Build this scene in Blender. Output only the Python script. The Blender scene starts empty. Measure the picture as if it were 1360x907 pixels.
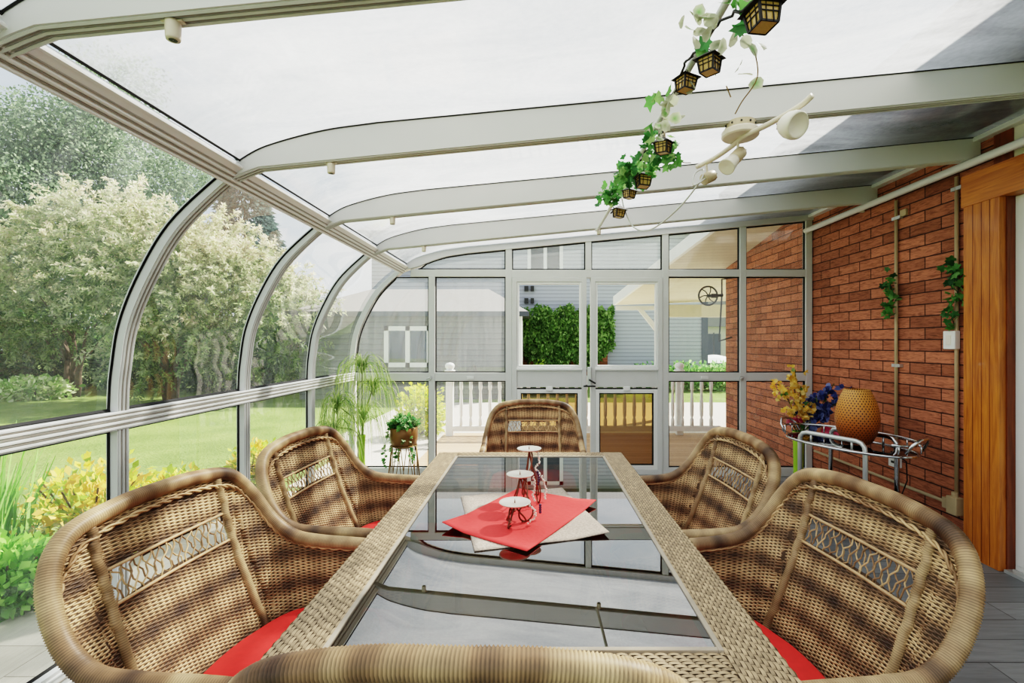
import bpy, math, random
import numpy as np
from mathutils import Vector, Matrix, Euler, noise as mnoise

random.seed(7)
RNG = np.random.default_rng(11)
SC = bpy.context.scene
COL = SC.collection
PI = math.pi

def lin(c):
    c /= 255.0
    return c / 12.92 if c <= .04045 else ((c + .055) / 1.055) ** 2.4
def C(r, g, b):
    return (lin(r), lin(g), lin(b), 1.0)

# ------------------------------------------------------------------ materials
def new_mat(name):
    m = bpy.data.materials.new(name); m.use_nodes = True
    nt = m.node_tree; nt.nodes.clear()
    out = nt.nodes.new('ShaderNodeOutputMaterial')
    return m, nt, out
def N(nt, typ, **kw):
    n = nt.nodes.new(typ)
    for k, v in kw.items():
        if k.startswith('i_'):
            n.inputs[k[2:].replace('_', ' ')].default_value = v
        else:
            setattr(n, k, v)
    return n
def L(nt, a, b): nt.links.new(a, b)
def mixcol(nt, fac, a, b, blend='MIX'):
    n = nt.nodes.new('ShaderNodeMix'); n.data_type = 'RGBA'; n.blend_type = blend
    for sock, v in ((n.inputs[0], fac), (n.inputs[6], a), (n.inputs[7], b)):
        if hasattr(v, 'links'): nt.links.new(v, sock)
        else: sock.default_value = v
    return n.outputs[2]
def mathn(nt, op, a, b=None, c=None):
    n = nt.nodes.new('ShaderNodeMath'); n.operation = op
    for k, v in enumerate((a, b, c)):
        if v is None: continue
        if hasattr(v, 'links'): nt.links.new(v, n.inputs[k])
        else: n.inputs[k].default_value = v
    return n.outputs[0]
def ramp(nt, fac, stops):
    n = nt.nodes.new('ShaderNodeValToRGB'); cr = n.color_ramp
    while len(cr.elements) > 1: cr.elements.remove(cr.elements[-1])
    cr.elements[0].position, cr.elements[0].color = stops[0]
    for p, c in stops[1:]:
        e = cr.elements.new(p); e.color = c
    nt.links.new(fac, n.inputs[0]); return n.outputs[0]
def pos_vec(nt, scale=(1, 1, 1), obj=True):
    if obj:
        t = nt.nodes.new('ShaderNodeTexCoord').outputs['Object']
    else:
        t = nt.nodes.new('ShaderNodeNewGeometry').outputs['Position']
    mp = nt.nodes.new('ShaderNodeMapping'); mp.inputs['Scale'].default_value = scale
    nt.links.new(t, mp.inputs['Vector']); return mp.outputs[0]
def noise_t(nt, vec, scale=5, detail=3, rough=.5, dist=0):
    n = nt.nodes.new('ShaderNodeTexNoise')
    n.inputs['Scale'].default_value = scale; n.inputs['Detail'].default_value = detail
    n.inputs['Roughness'].default_value = rough; n.inputs['Distortion'].default_value = dist
    nt.links.new(vec, n.inputs['Vector']); return n.outputs[0]
def bump(nt, height, strength=.3, dist=.01):
    b = nt.nodes.new('ShaderNodeBump'); b.inputs['Strength'].default_value = strength
    b.inputs['Distance'].default_value = dist
    nt.links.new(height, b.inputs['Height']); return b.outputs[0]
def bsdf(nt, out, color, rough=.5, metal=0, normal=None, spec=.5, coat=0):
    p = nt.nodes.new('ShaderNodeBsdfPrincipled')
    if hasattr(color, 'links'): nt.links.new(color, p.inputs['Base Color'])
    else: p.inputs['Base Color'].default_value = color
    if hasattr(rough, 'links'): nt.links.new(rough, p.inputs['Roughness'])
    else: p.inputs['Roughness'].default_value = rough
    p.inputs['Metallic'].default_value = metal
    p.inputs['Specular IOR Level'].default_value = spec
    p.inputs['Coat Weight'].default_value = coat
    if normal is not None: nt.links.new(normal, p.inputs['Normal'])
    nt.links.new(p.outputs[0], out.inputs[0]); return p

def solid(name, col, rough=.5, metal=0, var=.12, nscale=12, bmp=0, stretch=(1, 1, 1), spec=.5, coat=0):
    m, nt, out = new_mat(name)
    v = pos_vec(nt, stretch)
    n = noise_t(nt, v, nscale, 4)
    dark = tuple(c * (1 - var * 1.6) for c in col[:3]) + (1,)
    lite = tuple(min(1, c * (1 + var)) for c in col[:3]) + (1,)
    colr = ramp(nt, n, [(.25, dark), (.75, lite)])
    nm = bump(nt, n, bmp, .01) if bmp else None
    bsdf(nt, out, colr, rough, metal, nm, spec, coat); return m

def vcol_mat(name, rough=.6, spec=.3, bmp=0, nscale=60, trans=0, gain=1.0):
    """colour from the mesh's own per-vertex colour, dye and painted shade alike, broken up by noise"""
    m, nt, out = new_mat(name)
    a = N(nt, 'ShaderNodeAttribute', attribute_name='Col')
    v = pos_vec(nt); n = noise_t(nt, v, nscale, 2)
    f = ramp(nt, n, [(.3, (.8 * gain, .8 * gain, .8 * gain, 1)), (.7, (1.12 * gain, 1.12 * gain, 1.12 * gain, 1))])
    c = mixcol(nt, 1.0, a.outputs['Color'], f, 'MULTIPLY')
    nm = bump(nt, n, bmp, .005) if bmp else None
    p = bsdf(nt, out, c, rough, 0, nm, spec)
    if trans:
        t = nt.nodes.new('ShaderNodeBsdfTranslucent'); nt.links.new(c, t.inputs[0])
        mx = nt.nodes.new('ShaderNodeMixShader'); mx.inputs[0].default_value = trans
        nt.links.new(p.outputs[0], mx.inputs[1]); nt.links.new(t.outputs[0], mx.inputs[2])
        nt.links.new(mx.outputs[0], out.inputs[0])
    return m

def glass_mat(name, tint=(.97, .98, .97, 1), haze=.06, hazecol=(.85, .88, .88, 1), refl=1.0, streak=0, streakscale=(1, 1, 1), ior=1.5, minrefl=0.0):
    m, nt, out = new_mat(name)
    tr = nt.nodes.new('ShaderNodeBsdfTransparent'); tr.inputs[0].default_value = tint
    tl = nt.nodes.new('ShaderNodeBsdfTranslucent'); tl.inputs[0].default_value = hazecol
    df = nt.nodes.new('ShaderNodeBsdfDiffuse'); df.inputs[0].default_value = hazecol
    hz = nt.nodes.new('ShaderNodeMixShader'); hz.inputs[0].default_value = .3
    L(nt, tl.outputs[0], hz.inputs[1]); L(nt, df.outputs[0], hz.inputs[2])
    mx = nt.nodes.new('ShaderNodeMixShader')
    if streak:
        v = pos_vec(nt, streakscale, obj=False)
        n1 = noise_t(nt, v, 2.2, 6, .62, 1.2)
        n2 = noise_t(nt, pos_vec(nt, (1, 1, 1), obj=False), .7, 3, .5, .5)
        n3 = noise_t(nt, pos_vec(nt, (1, 1, 1), obj=False), 42, 2, .6)
        s = mathn(nt, 'ADD', mathn(nt, 'MULTIPLY', n1, .5), mathn(nt, 'ADD', mathn(nt, 'MULTIPLY', n2, .38), mathn(nt, 'MULTIPLY', n3, .12)))
        f = mathn(nt, 'MULTIPLY_ADD', mathn(nt, 'SUBTRACT', s, .5), streak, haze)
        f = mathn(nt, 'MAXIMUM', mathn(nt, 'MINIMUM', f, 1.0), 0.0)
        L(nt, f, mx.inputs[0])
    else:
        mx.inputs[0].default_value = haze
    L(nt, tr.outputs[0], mx.inputs[1]); L(nt, hz.outputs[0], mx.inputs[2])
    gl = nt.nodes.new('ShaderNodeBsdfGlossy'); gl.inputs['Roughness'].default_value = .01
    gl.inputs[0].default_value = (.95, .96, .96, 1)
    fr = nt.nodes.new('ShaderNodeLayerWeight'); fr.inputs[0].default_value = .5
    p5 = mathn(nt, 'POWER', fr.outputs['Facing'], 5.0)
    r0 = ((ior - 1) / (ior + 1)) ** 2 * 2 + minrefl
    fc = mathn(nt, 'MULTIPLY', mathn(nt, 'MULTIPLY_ADD', p5, 1 - r0, r0), refl)
    m2 = nt.nodes.new('ShaderNodeMixShader'); L(nt, fc, m2.inputs[0])
    L(nt, mx.outputs[0], m2.inputs[1]); L(nt, gl.outputs[0], m2.inputs[2])
    L(nt, m2.outputs[0], out.inputs[0]); return m

def siding_mat(name, col, course=.13, line=.55):
    m, nt, out = new_mat(name)
    g = nt.nodes.new('ShaderNodeNewGeometry'); sx = nt.nodes.new('ShaderNodeSeparateXYZ')
    L(nt, g.outputs['Position'], sx.inputs[0])
    fr = mathn(nt, 'FRACT', mathn(nt, 'DIVIDE', sx.outputs[2], course))
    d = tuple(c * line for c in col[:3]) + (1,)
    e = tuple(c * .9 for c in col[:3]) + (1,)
    c = ramp(nt, fr, [(0, col), (.1, col), (.72, e), (.86, d), (1.0, d)])  # shade line under each lap is painted into the colour
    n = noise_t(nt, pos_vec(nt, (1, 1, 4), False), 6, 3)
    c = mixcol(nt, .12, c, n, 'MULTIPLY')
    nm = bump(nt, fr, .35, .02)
    bsdf(nt, out, c, .6, 0, nm, .3); return m

def brick_mat(name):
    m, nt, out = new_mat(name)
    g = nt.nodes.new('ShaderNodeNewGeometry'); sx = nt.nodes.new('ShaderNodeSeparateXYZ')
    L(nt, g.outputs['Position'], sx.inputs[0])
    cb = nt.nodes.new('ShaderNodeCombineXYZ')
    L(nt, mathn(nt, 'ADD', sx.outputs[0], sx.outputs[1]), cb.inputs[0]); L(nt, mathn(nt, 'ADD', sx.outputs[2], .5), cb.inputs[1])
    b = nt.nodes.new('ShaderNodeTexBrick')
    b.offset = .5; b.inputs['Scale'].default_value = 1
    b.inputs['Brick Width'].default_value = .285; b.inputs['Row Height'].default_value = .0865
    b.inputs['Mortar Size'].default_value = .005; b.inputs['Mortar Smooth'].default_value = .3
    b.inputs['Bias'].default_value = -.25
    b.inputs['Color1'].default_value = C(190, 122, 92); b.inputs['Color2'].default_value = C(126, 76, 52)
    b.inputs['Mortar'].default_value = C(70, 46, 36)
    L(nt, cb.outputs[0], b.inputs['Vector'])
    # hand-scored wavy face of each brick
    mp = nt.nodes.new('ShaderNodeMapping'); mp.inputs['Scale'].default_value = (9, 60, 1)
    L(nt, cb.outputs[0], mp.inputs[0])
    n = noise_t(nt, mp.outputs[0], 1.0, 4, .6, 1.5)
    n2 = noise_t(nt, cb.outputs[0], 2.5, 3)
    c = mixcol(nt, .75, b.outputs[0], ramp(nt, n, [(.32, (.36, .33, .31, 1)), (.58, (1.15, 1.13, 1.1, 1))]), 'MULTIPLY')
    c = mixcol(nt, .5, c, ramp(nt, n2, [(.3, (.7, .7, .7, 1)), (.7, (1.1, 1.1, 1.1, 1))]), 'MULTIPLY')
    h = mathn(nt, 'ADD', mathn(nt, 'MULTIPLY', n, .35), mathn(nt, 'MULTIPLY', mathn(nt, 'SUBTRACT', 1.0, b.outputs[1]), .9))
    bsdf(nt, out, c, .75, 0, bump(nt, h, .8, .012), .3); return m

def wood_mat(name, c1, c2, scale=(18, 18, 1.2), rough=.35, coat=.2):
    m, nt, out = new_mat(name)
    v = pos_vec(nt, scale, False)
    n = noise_t(nt, v, 2.2, 5, .6, 1.0)
    n2 = noise_t(nt, pos_vec(nt, (6, 6, 6), False), .7, 2)
    f = mathn(nt, 'ADD', mathn(nt, 'MULTIPLY', n, .8), mathn(nt, 'MULTIPLY', n2, .2))
    c = ramp(nt, f, [(.3, c1), (.68, c2)])
    bsdf(nt, out, c, rough, 0, bump(nt, n, .15, .004), .4, coat); return m

def plank_mat(name, c1, c2, along='x', width=.15, length=1.2, gap=C(40, 40, 42), rough=.45, grain=.5):
    m, nt, out = new_mat(name)
    g = nt.nodes.new('ShaderNodeNewGeometry'); sx = nt.nodes.new('ShaderNodeSeparateXYZ')
    L(nt, g.outputs['Position'], sx.inputs[0])
    cb = nt.nodes.new('ShaderNodeCombineXYZ')
    a, b_ = (0, 1) if along == 'x' else (1, 0)
    L(nt, sx.outputs[a], cb.inputs[0]); L(nt, sx.outputs[b_], cb.inputs[1])
    b = nt.nodes.new('ShaderNodeTexBrick'); b.offset = .37
    b.inputs['Scale'].default_value = 1; b.inputs['Brick Width'].default_value = length; b.inputs['Row Height'].default_value = width
    b.inputs['Mortar Size'].default_value = .003; b.inputs['Bias'].default_value = 0
    b.inputs['Color1'].default_value = c1; b.inputs['Color2'].default_value = c2; b.inputs['Mortar'].default_value = gap
    L(nt, cb.outputs[0], b.inputs['Vector'])
    mp = nt.nodes.new('ShaderNodeMapping'); mp.inputs['Scale'].default_value = (3, 40, 1); L(nt, cb.outputs[0], mp.inputs[0])
    n = noise_t(nt, mp.outputs[0], 1, 5, .65, .8)
    c = mixcol(nt, grain, b.outputs[0], ramp(nt, n, [(.3, (.45, .45, .45, 1)), (.7, (1.25, 1.25, 1.25, 1))]), 'MULTIPLY')
    bsdf(nt, out, c, rough, 0, bump(nt, mathn(nt, 'SUBTRACT', n, b.outputs[1]), .2, .004), .4); return m

def grass_mat(name):
    m, nt, out = new_mat(name)
    n = noise_t(nt, pos_vec(nt, (1, 1, 1), False), 1.2, 4, .6)
    n2 = noise_t(nt, pos_vec(nt, (1, 1, 1), False), 28, 4, .7)
    f = mathn(nt, 'ADD', mathn(nt, 'MULTIPLY', n, .45), mathn(nt, 'MULTIPLY', n2, .55))
    c = ramp(nt, f, [(.3, C(88, 108, 58)), (.5, C(122, 144, 80)), (.7, C(156, 172, 104))])
    bsdf(nt, out, c, .9, 0, bump(nt, n2, .8, .05), .1); return m

M = {}
M['white'] = solid('white_aluminium', C(212, 213, 210), .42, 0, .03, 5)
M['rafter'] = solid('pale_grey_aluminium', C(214, 213, 212), .45, 0, .03, 2)
M['groove'] = solid('darker_aluminium', C(150, 144, 134), .5, 0, .12, 9)  # darker tone for the thin lines between the ridges
M['bright'] = solid('white_vinyl', C(236, 237, 234), .35, 0, .02, 4)
M['black'] = solid('black_rubber', C(16, 15, 15), .7, 0, .1)
M['glass'] = glass_mat('clear_side_glass', haze=.06, streak=.25, streakscale=(6, 6, .6), refl=.8)
M['hazy'] = glass_mat('hazy_side_glass', haze=.12, streak=.4, streakscale=(8, 8, .5), refl=.7)
M['tint'] = glass_mat('brown_tinted_glass', tint=C(160, 128, 78), haze=.03, refl=.8)
M['roofglass'] = glass_mat('milky_roof_glass', tint=(.76, .78, .79, 1), haze=.60, hazecol=(.70, .712, .72, 1), streak=2.2, streakscale=(.5, 1.6, 1), refl=.5)
M['tableglass'] = glass_mat('smoked_table_glass', tint=C(104, 76, 48), haze=.0, refl=1.0, ior=1.6, minrefl=.15)
M['brick'] = brick_mat('red_brick')
M['cedar'] = wood_mat('varnished_cedar', C(150, 78, 22), C(214, 136, 52))
M['cedar_h'] = wood_mat('varnished_cedar_header', C(158, 84, 26), C(216, 138, 56), (18, 1.2, 18))
M['darkcedar'] = wood_mat('dark_cedar', C(88, 40, 16), C(138, 70, 30))
M['floor'] = plank_mat('grey_vinyl_plank', C(138, 141, 143), C(108, 111, 114), 'x', .16, 1.2, C(70, 72, 74), .42)
M['deck'] = plank_mat('tan_deck_boards', C(196, 162, 126), C(174, 140, 104), 'x', .135, 6, C(96, 70, 48), .7, .3)
M['grass'] = grass_mat('mown_lawn')
M['paver'] = plank_mat('concrete_paving', C(196, 188, 174), C(182, 174, 160), 'y', .6, .6, C(140, 132, 120), .9, .25)
M['asphalt'] = solid('pale_gravel_drive', C(198, 190, 178), .95, 0, .15, 30)
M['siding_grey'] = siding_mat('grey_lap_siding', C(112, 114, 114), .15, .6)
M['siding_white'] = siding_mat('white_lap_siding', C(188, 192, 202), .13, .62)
M['siding_beige'] = siding_mat('beige_siding', C(214, 206, 188), .12, .8)
M['shingle'] = solid('grey_shingles', C(132, 129, 126), .9, 0, .12, 14, .3, (1, 6, 6))
M['soffit'] = plank_mat('cream_soffit_boards', C(222, 214, 192), C(214, 205, 182), 'x', .12, 8, C(170, 160, 136), .7, .1)
M['cream'] = solid('cream_panel', C(226, 222, 206), .6, 0, .03)
M['dark'] = solid('dark_timber', C(60, 56, 54), .8)  # plain dark grey, used on the ledger flashing
M['eave'] = solid('grey_house_eave', C(70, 76, 84), .8, 0, .1, 2)
M['red'] = solid('red_cushion_fabric', C(236, 54, 50), .85, 0, .06, 40, .1)
M['redcloth'] = solid('red_napkin_cloth', C(240, 66, 64), .8, 0, .05, 60, .15)
M['burlap'] = solid('taupe_woven_mat', C(186, 172, 158), .9, 0, .22, 150, .4)
M['wicker'] = vcol_mat('space_dyed_wicker', .48, .45, 0, 30)
M['tablewicker'] = vcol_mat('tan_flat_wicker', .5, .4, 0, 40)
M['wickerback'] = solid('dark_wicker_core', C(78, 60, 44), .8)
M['tabletrim'] = solid('taupe_table_trim', C(176, 164, 146), .4)
M['chrome'] = solid('chrome', C(205, 206, 208), .12, 1, .03)
M['satin'] = solid('satin_silver', C(206, 208, 206), .3, .6, .03)
M['smoke'] = glass_mat('black_glass', tint=C(70, 66, 70), haze=0, refl=1, minrefl=.05)
M['ivory'] = solid('ivory_enamel', C(222, 212, 192), .35, 0, .03)
M['beigemetal'] = solid('beige_lamp_metal', C(196, 182, 152), .4, .1, .06)
M['frost'] = solid('frosted_glass_shade', C(240, 234, 220), .4, 0, .02)
M['conduit'] = solid('beige_conduit', C(186, 166, 130), .45, 0, .08)
M['lanternblack'] = solid('black_lantern_metal', C(30, 26, 24), .5, .3)
M['amber'] = solid('amber_lantern_glass', C(214, 176, 104), .25, 0, .3, 60)
M['leaf'] = vcol_mat('leaf', .5, .35, 0, 30, .5)
M['leafmatte'] = vcol_mat('garden_foliage', .75, .15, 0, 3, .4, 1.22)
M['bark'] = solid('brown_bark', C(92, 74, 58), .9, 0, .25, 14, .4)
M['birchbark'] = solid('white_birch_bark', C(206, 202, 192), .8, 0, .18, 9, .2, (1, 1, 4))
M['lime'] = solid('lime_green_ceramic', C(150, 200, 40), .22, 0, .05, 4, 0, (1, 1, 1), .6, .4)
M['bronze'] = solid('bronze_pot', C(120, 84, 44), .35, .4, .15)
M['goldwire'] = solid('brass_wire', C(128, 100, 58), .4, .7)
M['soil'] = solid('potting_soil', C(52, 38, 28), .95)
M['iron'] = solid('rust_brown_iron', C(112, 62, 44), .45, .5, .15)
M['plate'] = solid('pewter_plate', C(212, 210, 200), .35, .35, .06)
M['bead'] = solid('white_glass_beads', C(226, 226, 214), .2, 0, .05)
M['bead2'] = solid('purple_striped_beads', C(70, 40, 78), .2, 0, .4, 90)
M['steel'] = solid('dark_cast_iron', C(52, 52, 50), .5, .4)
M['windowdark'] = glass_mat('house_window_glass', tint=(.25, .32, .32, 1), haze=.3, hazecol=C(110, 136, 132), refl=1)
M['outlet'] = solid('white_plastic', C(240, 240, 236), .35, 0, .01)
M['tarp'] = solid('white_canvas', C(236, 236, 232), .8)

def bamboo_mat():
    m, nt, out = new_mat('woven_bamboo')
    u = nt.nodes.new('ShaderNodeUVMap'); mp = nt.nodes.new('ShaderNodeMapping')
    mp.inputs['Scale'].default_value = (36, 23, 1); L(nt, u.outputs[0], mp.inputs[0])
    sx = nt.nodes.new('ShaderNodeSeparateXYZ'); L(nt, mp.outputs[0], sx.inputs[0])
    row = mathn(nt, 'FLOOR', sx.outputs[1])
    off = mathn(nt, 'MULTIPLY', mathn(nt, 'MODULO', row, 2.0), .5)
    fx = mathn(nt, 'ABSOLUTE', mathn(nt, 'SUBTRACT', mathn(nt, 'FRACT', mathn(nt, 'ADD', sx.outputs[0], off)), .5))
    fy = mathn(nt, 'ABSOLUTE', mathn(nt, 'SUBTRACT', mathn(nt, 'FRACT', sx.outputs[1]), .5))
    d = mathn(nt, 'ADD', mathn(nt, 'MULTIPLY', fx, 1.7), mathn(nt, 'MULTIPLY', fy, 1.1))
    sep = nt.nodes.new('ShaderNodeSeparateXYZ'); L(nt, u.outputs[0], sep.inputs[0])
    base = ramp(nt, sep.outputs[1], [(0, C(120, 56, 14)), (.35, C(168, 92, 26)), (.75, C(206, 140, 58)), (1, C(212, 156, 80))])  # darker brown towards the bottom, paler towards the top
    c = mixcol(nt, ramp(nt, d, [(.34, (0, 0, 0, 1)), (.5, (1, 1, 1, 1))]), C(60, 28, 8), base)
    bsdf(nt, out, c, .45, 0, bump(nt, d, .5, .004), .4, .15); return m
M['bamboo'] = bamboo_mat()

# ------------------------------------------------------------------ mesh builder
class MB:
    def __init__(s): s.v = []; s.f = []; s.c = []; s.mi = []; s.uv = None
    def add(s, vs, fs, col=None):
        o = len(s.v); s.v.extend([tuple(p) for p in vs]); s.f.extend([tuple(i + o for i in f) for f in fs])
        if col is not None:
            if len(col) == len(vs) and hasattr(col[0], '__len__'): s.c.extend([tuple(c) for c in col])
            else: s.c.extend([tuple(col)] * len(vs))
    def box(s, lo, hi, mat=None, col=None):
        x0, y0, z0 = lo; x1, y1, z1 = hi
        vs = [Vector(p) for p in ((x0, y0, z0), (x1, y0, z0), (x1, y1, z0), (x0, y1, z0), (x0, y0, z1), (x1, y0, z1), (x1, y1, z1), (x0, y1, z1))]
        if mat is not None: vs = [mat @ p for p in vs]
        s.add(vs, [(0, 3, 2, 1), (4, 5, 6, 7), (0, 1, 5, 4), (1, 2, 6, 5), (2, 3, 7, 6), (3, 0, 4, 7)], col)
        return s
    def tube(s, pts, r, n=8, cap=True, col=None, closed=False, flat=1.0):
        pts = [Vector(p) for p in pts]; k = len(pts)
        rs = r if hasattr(r, '__len__') else [r] * k
        up = Vector((0, 0, 1)); rings = []; prev = None
        for i, p in enumerate(pts):
            if closed: t = pts[(i + 1) % k] - pts[(i - 1) % k]
            else: t = pts[min(i + 1, k - 1)] - pts[max(i - 1, 0)]
            if t.length < 1e-9: t = Vector((0, 0, 1))
            t.normalize()
            if prev is None:
                a = up if abs(t.z) < .9 else Vector((1, 0, 0))
                u = (a - t * a.dot(t)).normalized()
            else:
                u = prev - t * prev.dot(t)
                u = u.normalized() if u.length > 1e-6 else prev
            prev = u; w = t.cross(u)
            rings.append([p + (u * math.cos(2 * PI * j / n) + w * (math.sin(2 * PI * j / n) * flat)) * rs[i] for j in range(n)])
        vs = [q for rg in rings for q in rg]; fs = []
        m = k if closed else k - 1
        for i in range(m):
            a, b = i * n, ((i + 1) % k) * n
            for j in range(n): fs.append((a + j, a + (j + 1) % n, b + (j + 1) % n, b + j))
        if cap and not closed:
            fs.append(tuple(range(n - 1, -1, -1))); fs.append(tuple((k - 1) * n + j for j in range(n)))
        cc = None
        if col is not None:
            cc = [c for c in col for _ in range(n)] if (hasattr(col[0], '__len__')) else col
        s.add(vs, fs, cc); return s
    def lathe(s, prof, n=24, mat=None, col=None, uv=False, caps=True):
        vs = []; fs = []
        for (r, z) in prof:
            for j in range(n):
                a = 2 * PI * j / n; p = Vector((r * math.cos(a), r * math.sin(a), z))
                vs.append(mat @ p if mat is not None else p)
        for i in range(len(prof) - 1):
            for j in range(n): fs.append((i * n + j, i * n + (j + 1) % n, (i + 1) * n + (j + 1) % n, (i + 1) * n + j))
        if caps:
            if prof[0][0] > 1e-5: fs.append(tuple(range(n - 1, -1, -1)))
            if prof[-1][0] > 1e-5: fs.append(tuple((len(prof) - 1) * n + j for j in range(n)))
        s.add(vs, fs, col); return s
    def sphere(s, c, r, n=10, m=6, sc=(1, 1, 1), col=None):
        prof = [(max(1e-6, math.sin(PI * i / m)) * r, -math.cos(PI * i / m) * r) for i in range(m + 1)]
        s.lathe(prof, n, Matrix.Translation(c) @ Matrix.Diagonal((sc[0], sc[1], sc[2], 1)), col, caps=False); return s
    def poly(s, pts, col=None): s.add(pts, [tuple(range(len(pts)))], col); return s
    def prism(s, pts, vec, col=None):
        n = len(pts); vec = Vector(vec); vs = [Vector(p) for p in pts] + [Vector(p) + vec for p in pts]
        fs = [tuple(range(n - 1, -1, -1)), tuple(range(n, 2 * n))] + [(i, (i + 1) % n, n + (i + 1) % n, n + i) for i in range(n)]
        s.add(vs, fs, col); return s
    def build(s, name, mat, parent=None, smooth=False, bevel=0, loc=None):
        me = bpy.data.meshes.new(name); me.from_pydata(s.v, [], s.f); me.update()
        if s.c and len(s.c) == len(s.v):
            a = me.color_attributes.new('Col', 'FLOAT_COLOR', 'POINT')
            arr = np.ones((len(s.v), 4), np.float32); cc = np.array([c[:3] for c in s.c], np.float32); arr[:, :3] = cc
            a.data.foreach_set('color', arr.ravel())
        return link(name, me, mat, parent, smooth, bevel, loc)
def link(name, me, mat, parent=None, smooth=False, bevel=0, loc=None):
    if smooth: me.shade_smooth() if hasattr(me, 'shade_smooth') else [setattr(p, 'use_smooth', True) for p in me.polygons]
    o = bpy.data.objects.new(name, me); COL.objects.link(o)
    if isinstance(mat, str): mat = M[mat]
    me.materials.append(mat)
    if parent is not None: o.parent = parent
    if loc is not None: o.location = loc
    if bevel:
        b = o.modifiers.new('b', 'BEVEL'); b.width = bevel; b.segments = 2; b.limit_method = 'ANGLE'
    return o
def np_mesh(name, V, F, cols, mat, parent=None, smooth=False):
    """V (n,3), F (m,k)"""
    me = bpy.data.meshes.new(name)
    k = F.shape[1]
    me.vertices.add(len(V)); me.vertices.foreach_set('co', V.astype(np.float32).ravel())
    me.loops.add(F.size); me.loops.foreach_set('vertex_index', F.astype(np.int32).ravel())
    me.polygons.add(len(F)); me.polygons.foreach_set('loop_start', np.arange(0, F.size, k, dtype=np.int32))
    me.update(calc_edges=True); me.validate()
    if cols is not None:
        a = me.color_attributes.new('Col', 'FLOAT_COLOR', 'POINT')
        arr = np.ones((len(V), 4), np.float32); arr[:, :3] = cols[:, :3]; a.data.foreach_set('color', arr.ravel())
    return link(name, me, mat, parent, smooth)

def tag(o, label=None, cat=None, group=None, kind=None):
    for k, v in (('label', label), ('category', cat), ('group', group), ('kind', kind)):
        if v is not None: o[k] = v
    return o
def empty(name, loc=(0, 0, 0), rz=0, label=None, cat=None, group=None, kind=None):
    o = bpy.data.objects.new(name, None); COL.objects.link(o); o.location = loc; o.rotation_euler.z = rz
    o.empty_display_size = .1
    return tag(o, label, cat, group, kind)
def copy_tree(o, parent=None):
    c = o.copy(); COL.objects.link(c); c.parent = parent
    for ch in list(o.children): copy_tree(ch, c)
    return c
def catmull(P, k):
    P = [Vector(p) for p in P]; out = []
    for i in range(len(P) - 1):
        p0 = P[i - 1] if i > 0 else P[0] * 2 - P[1]; p1 = P[i]; p2 = P[i + 1]
        p3 = P[i + 2] if i + 2 < len(P) else P[-1] * 2 - P[-2]
        for j in range(k):
            t = j / k
            out.append(.5 * ((2 * p1) + (p2 - p0) * t + (2 * p0 - 5 * p1 + 4 * p2 - p3) * t * t + (3 * p1 - p0 - 3 * p2 + p3) * t ** 3))
    out.append(P[-1]); return out
def resample(P, step):
    P = [Vector(p) for p in P]; d = [0]
    for i in range(1, len(P)): d.append(d[-1] + (P[i] - P[i - 1]).length)
    n = max(2, int(d[-1] / step)); out = []; j = 0
    for i in range(n + 1):
        s = d[-1] * i / n
        while j < len(P) - 2 and d[j + 1] < s: j += 1
        t = (s - d[j]) / max(1e-9, d[j + 1] - d[j]); out.append(P[j].lerp(P[j + 1], min(1, max(0, t))))
    return out, d[-1]
STRUCT_COUNT = {}
def struct(name, mb, mat, parent=None, **kw):
    o = mb.build(name, mat, parent, **kw)
    if parent is None: o['kind'] = 'structure'
    return o
_n = {'trim': 0, 'window': 0}
def nxt(k):
    _n[k] += 1; return '%s_%d' % (k, _n[k])

# leaves in bulk: diamonds folded along the rib
def leaf_cloud(P, D, size, cols, ratio=.45, droop=0.0, rng=RNG):
    """P (n,3) base points, D (n,3) pointing directions; returns V, F, colours: 2 quads' worth as one bent diamond (4 verts, 2 tris)"""
    n = len(P); D = D / np.maximum(1e-6, np.linalg.norm(D, axis=1, keepdims=True))
    R = rng.normal(size=(n, 3)); S = np.cross(D, R); S /= np.maximum(1e-6, np.linalg.norm(S, axis=1, keepdims=True))
    U = np.cross(S, D)
    size = np.broadcast_to(np.asarray(size, float), (n,))[:, None]
    a = P; b = P + D * size * .5 + S * size * ratio * .5 + U * size * .06; c = P + D * size - np.array([0, 0, 1.]) * droop * size; d = P + D * size * .5 - S * size * ratio * .5 + U * size * .06
    V = np.stack([a, b, c, d], 1).reshape(-1, 3)
    i = np.arange(n)[:, None] * 4
    F = (i + np.array([[0, 1, 2, 3]]))
    return V, F, np.repeat(cols, 4, axis=0)
def dirs(n, rng=RNG):
    d = rng.normal(size=(n, 3)); return d / np.linalg.norm(d, axis=1, keepdims=True)
def shade(base, n, var=.25, rng=RNG):
    base = np.asarray(base, float)[:, :3] if np.ndim(base) == 2 else np.asarray(base, float)[None, :3]
    return np.clip(base * (1 + rng.uniform(-var, var, (n, 1))), 0, 1)
# ================================================================== camera, light, sky
cam = bpy.data.cameras.new('camera'); co = bpy.data.objects.new('camera', cam); COL.objects.link(co)
co.location = (0, 0, 1.38); co.rotation_euler = (PI / 2, 0, 0)
cam.sensor_width = 36; cam.lens = 36 * 640 / 1360
cam.shift_x = -30 / 1360; cam.shift_y = 1.5 / 1360
cam.clip_start = .05; cam.clip_end = 300
SC.camera = co

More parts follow.
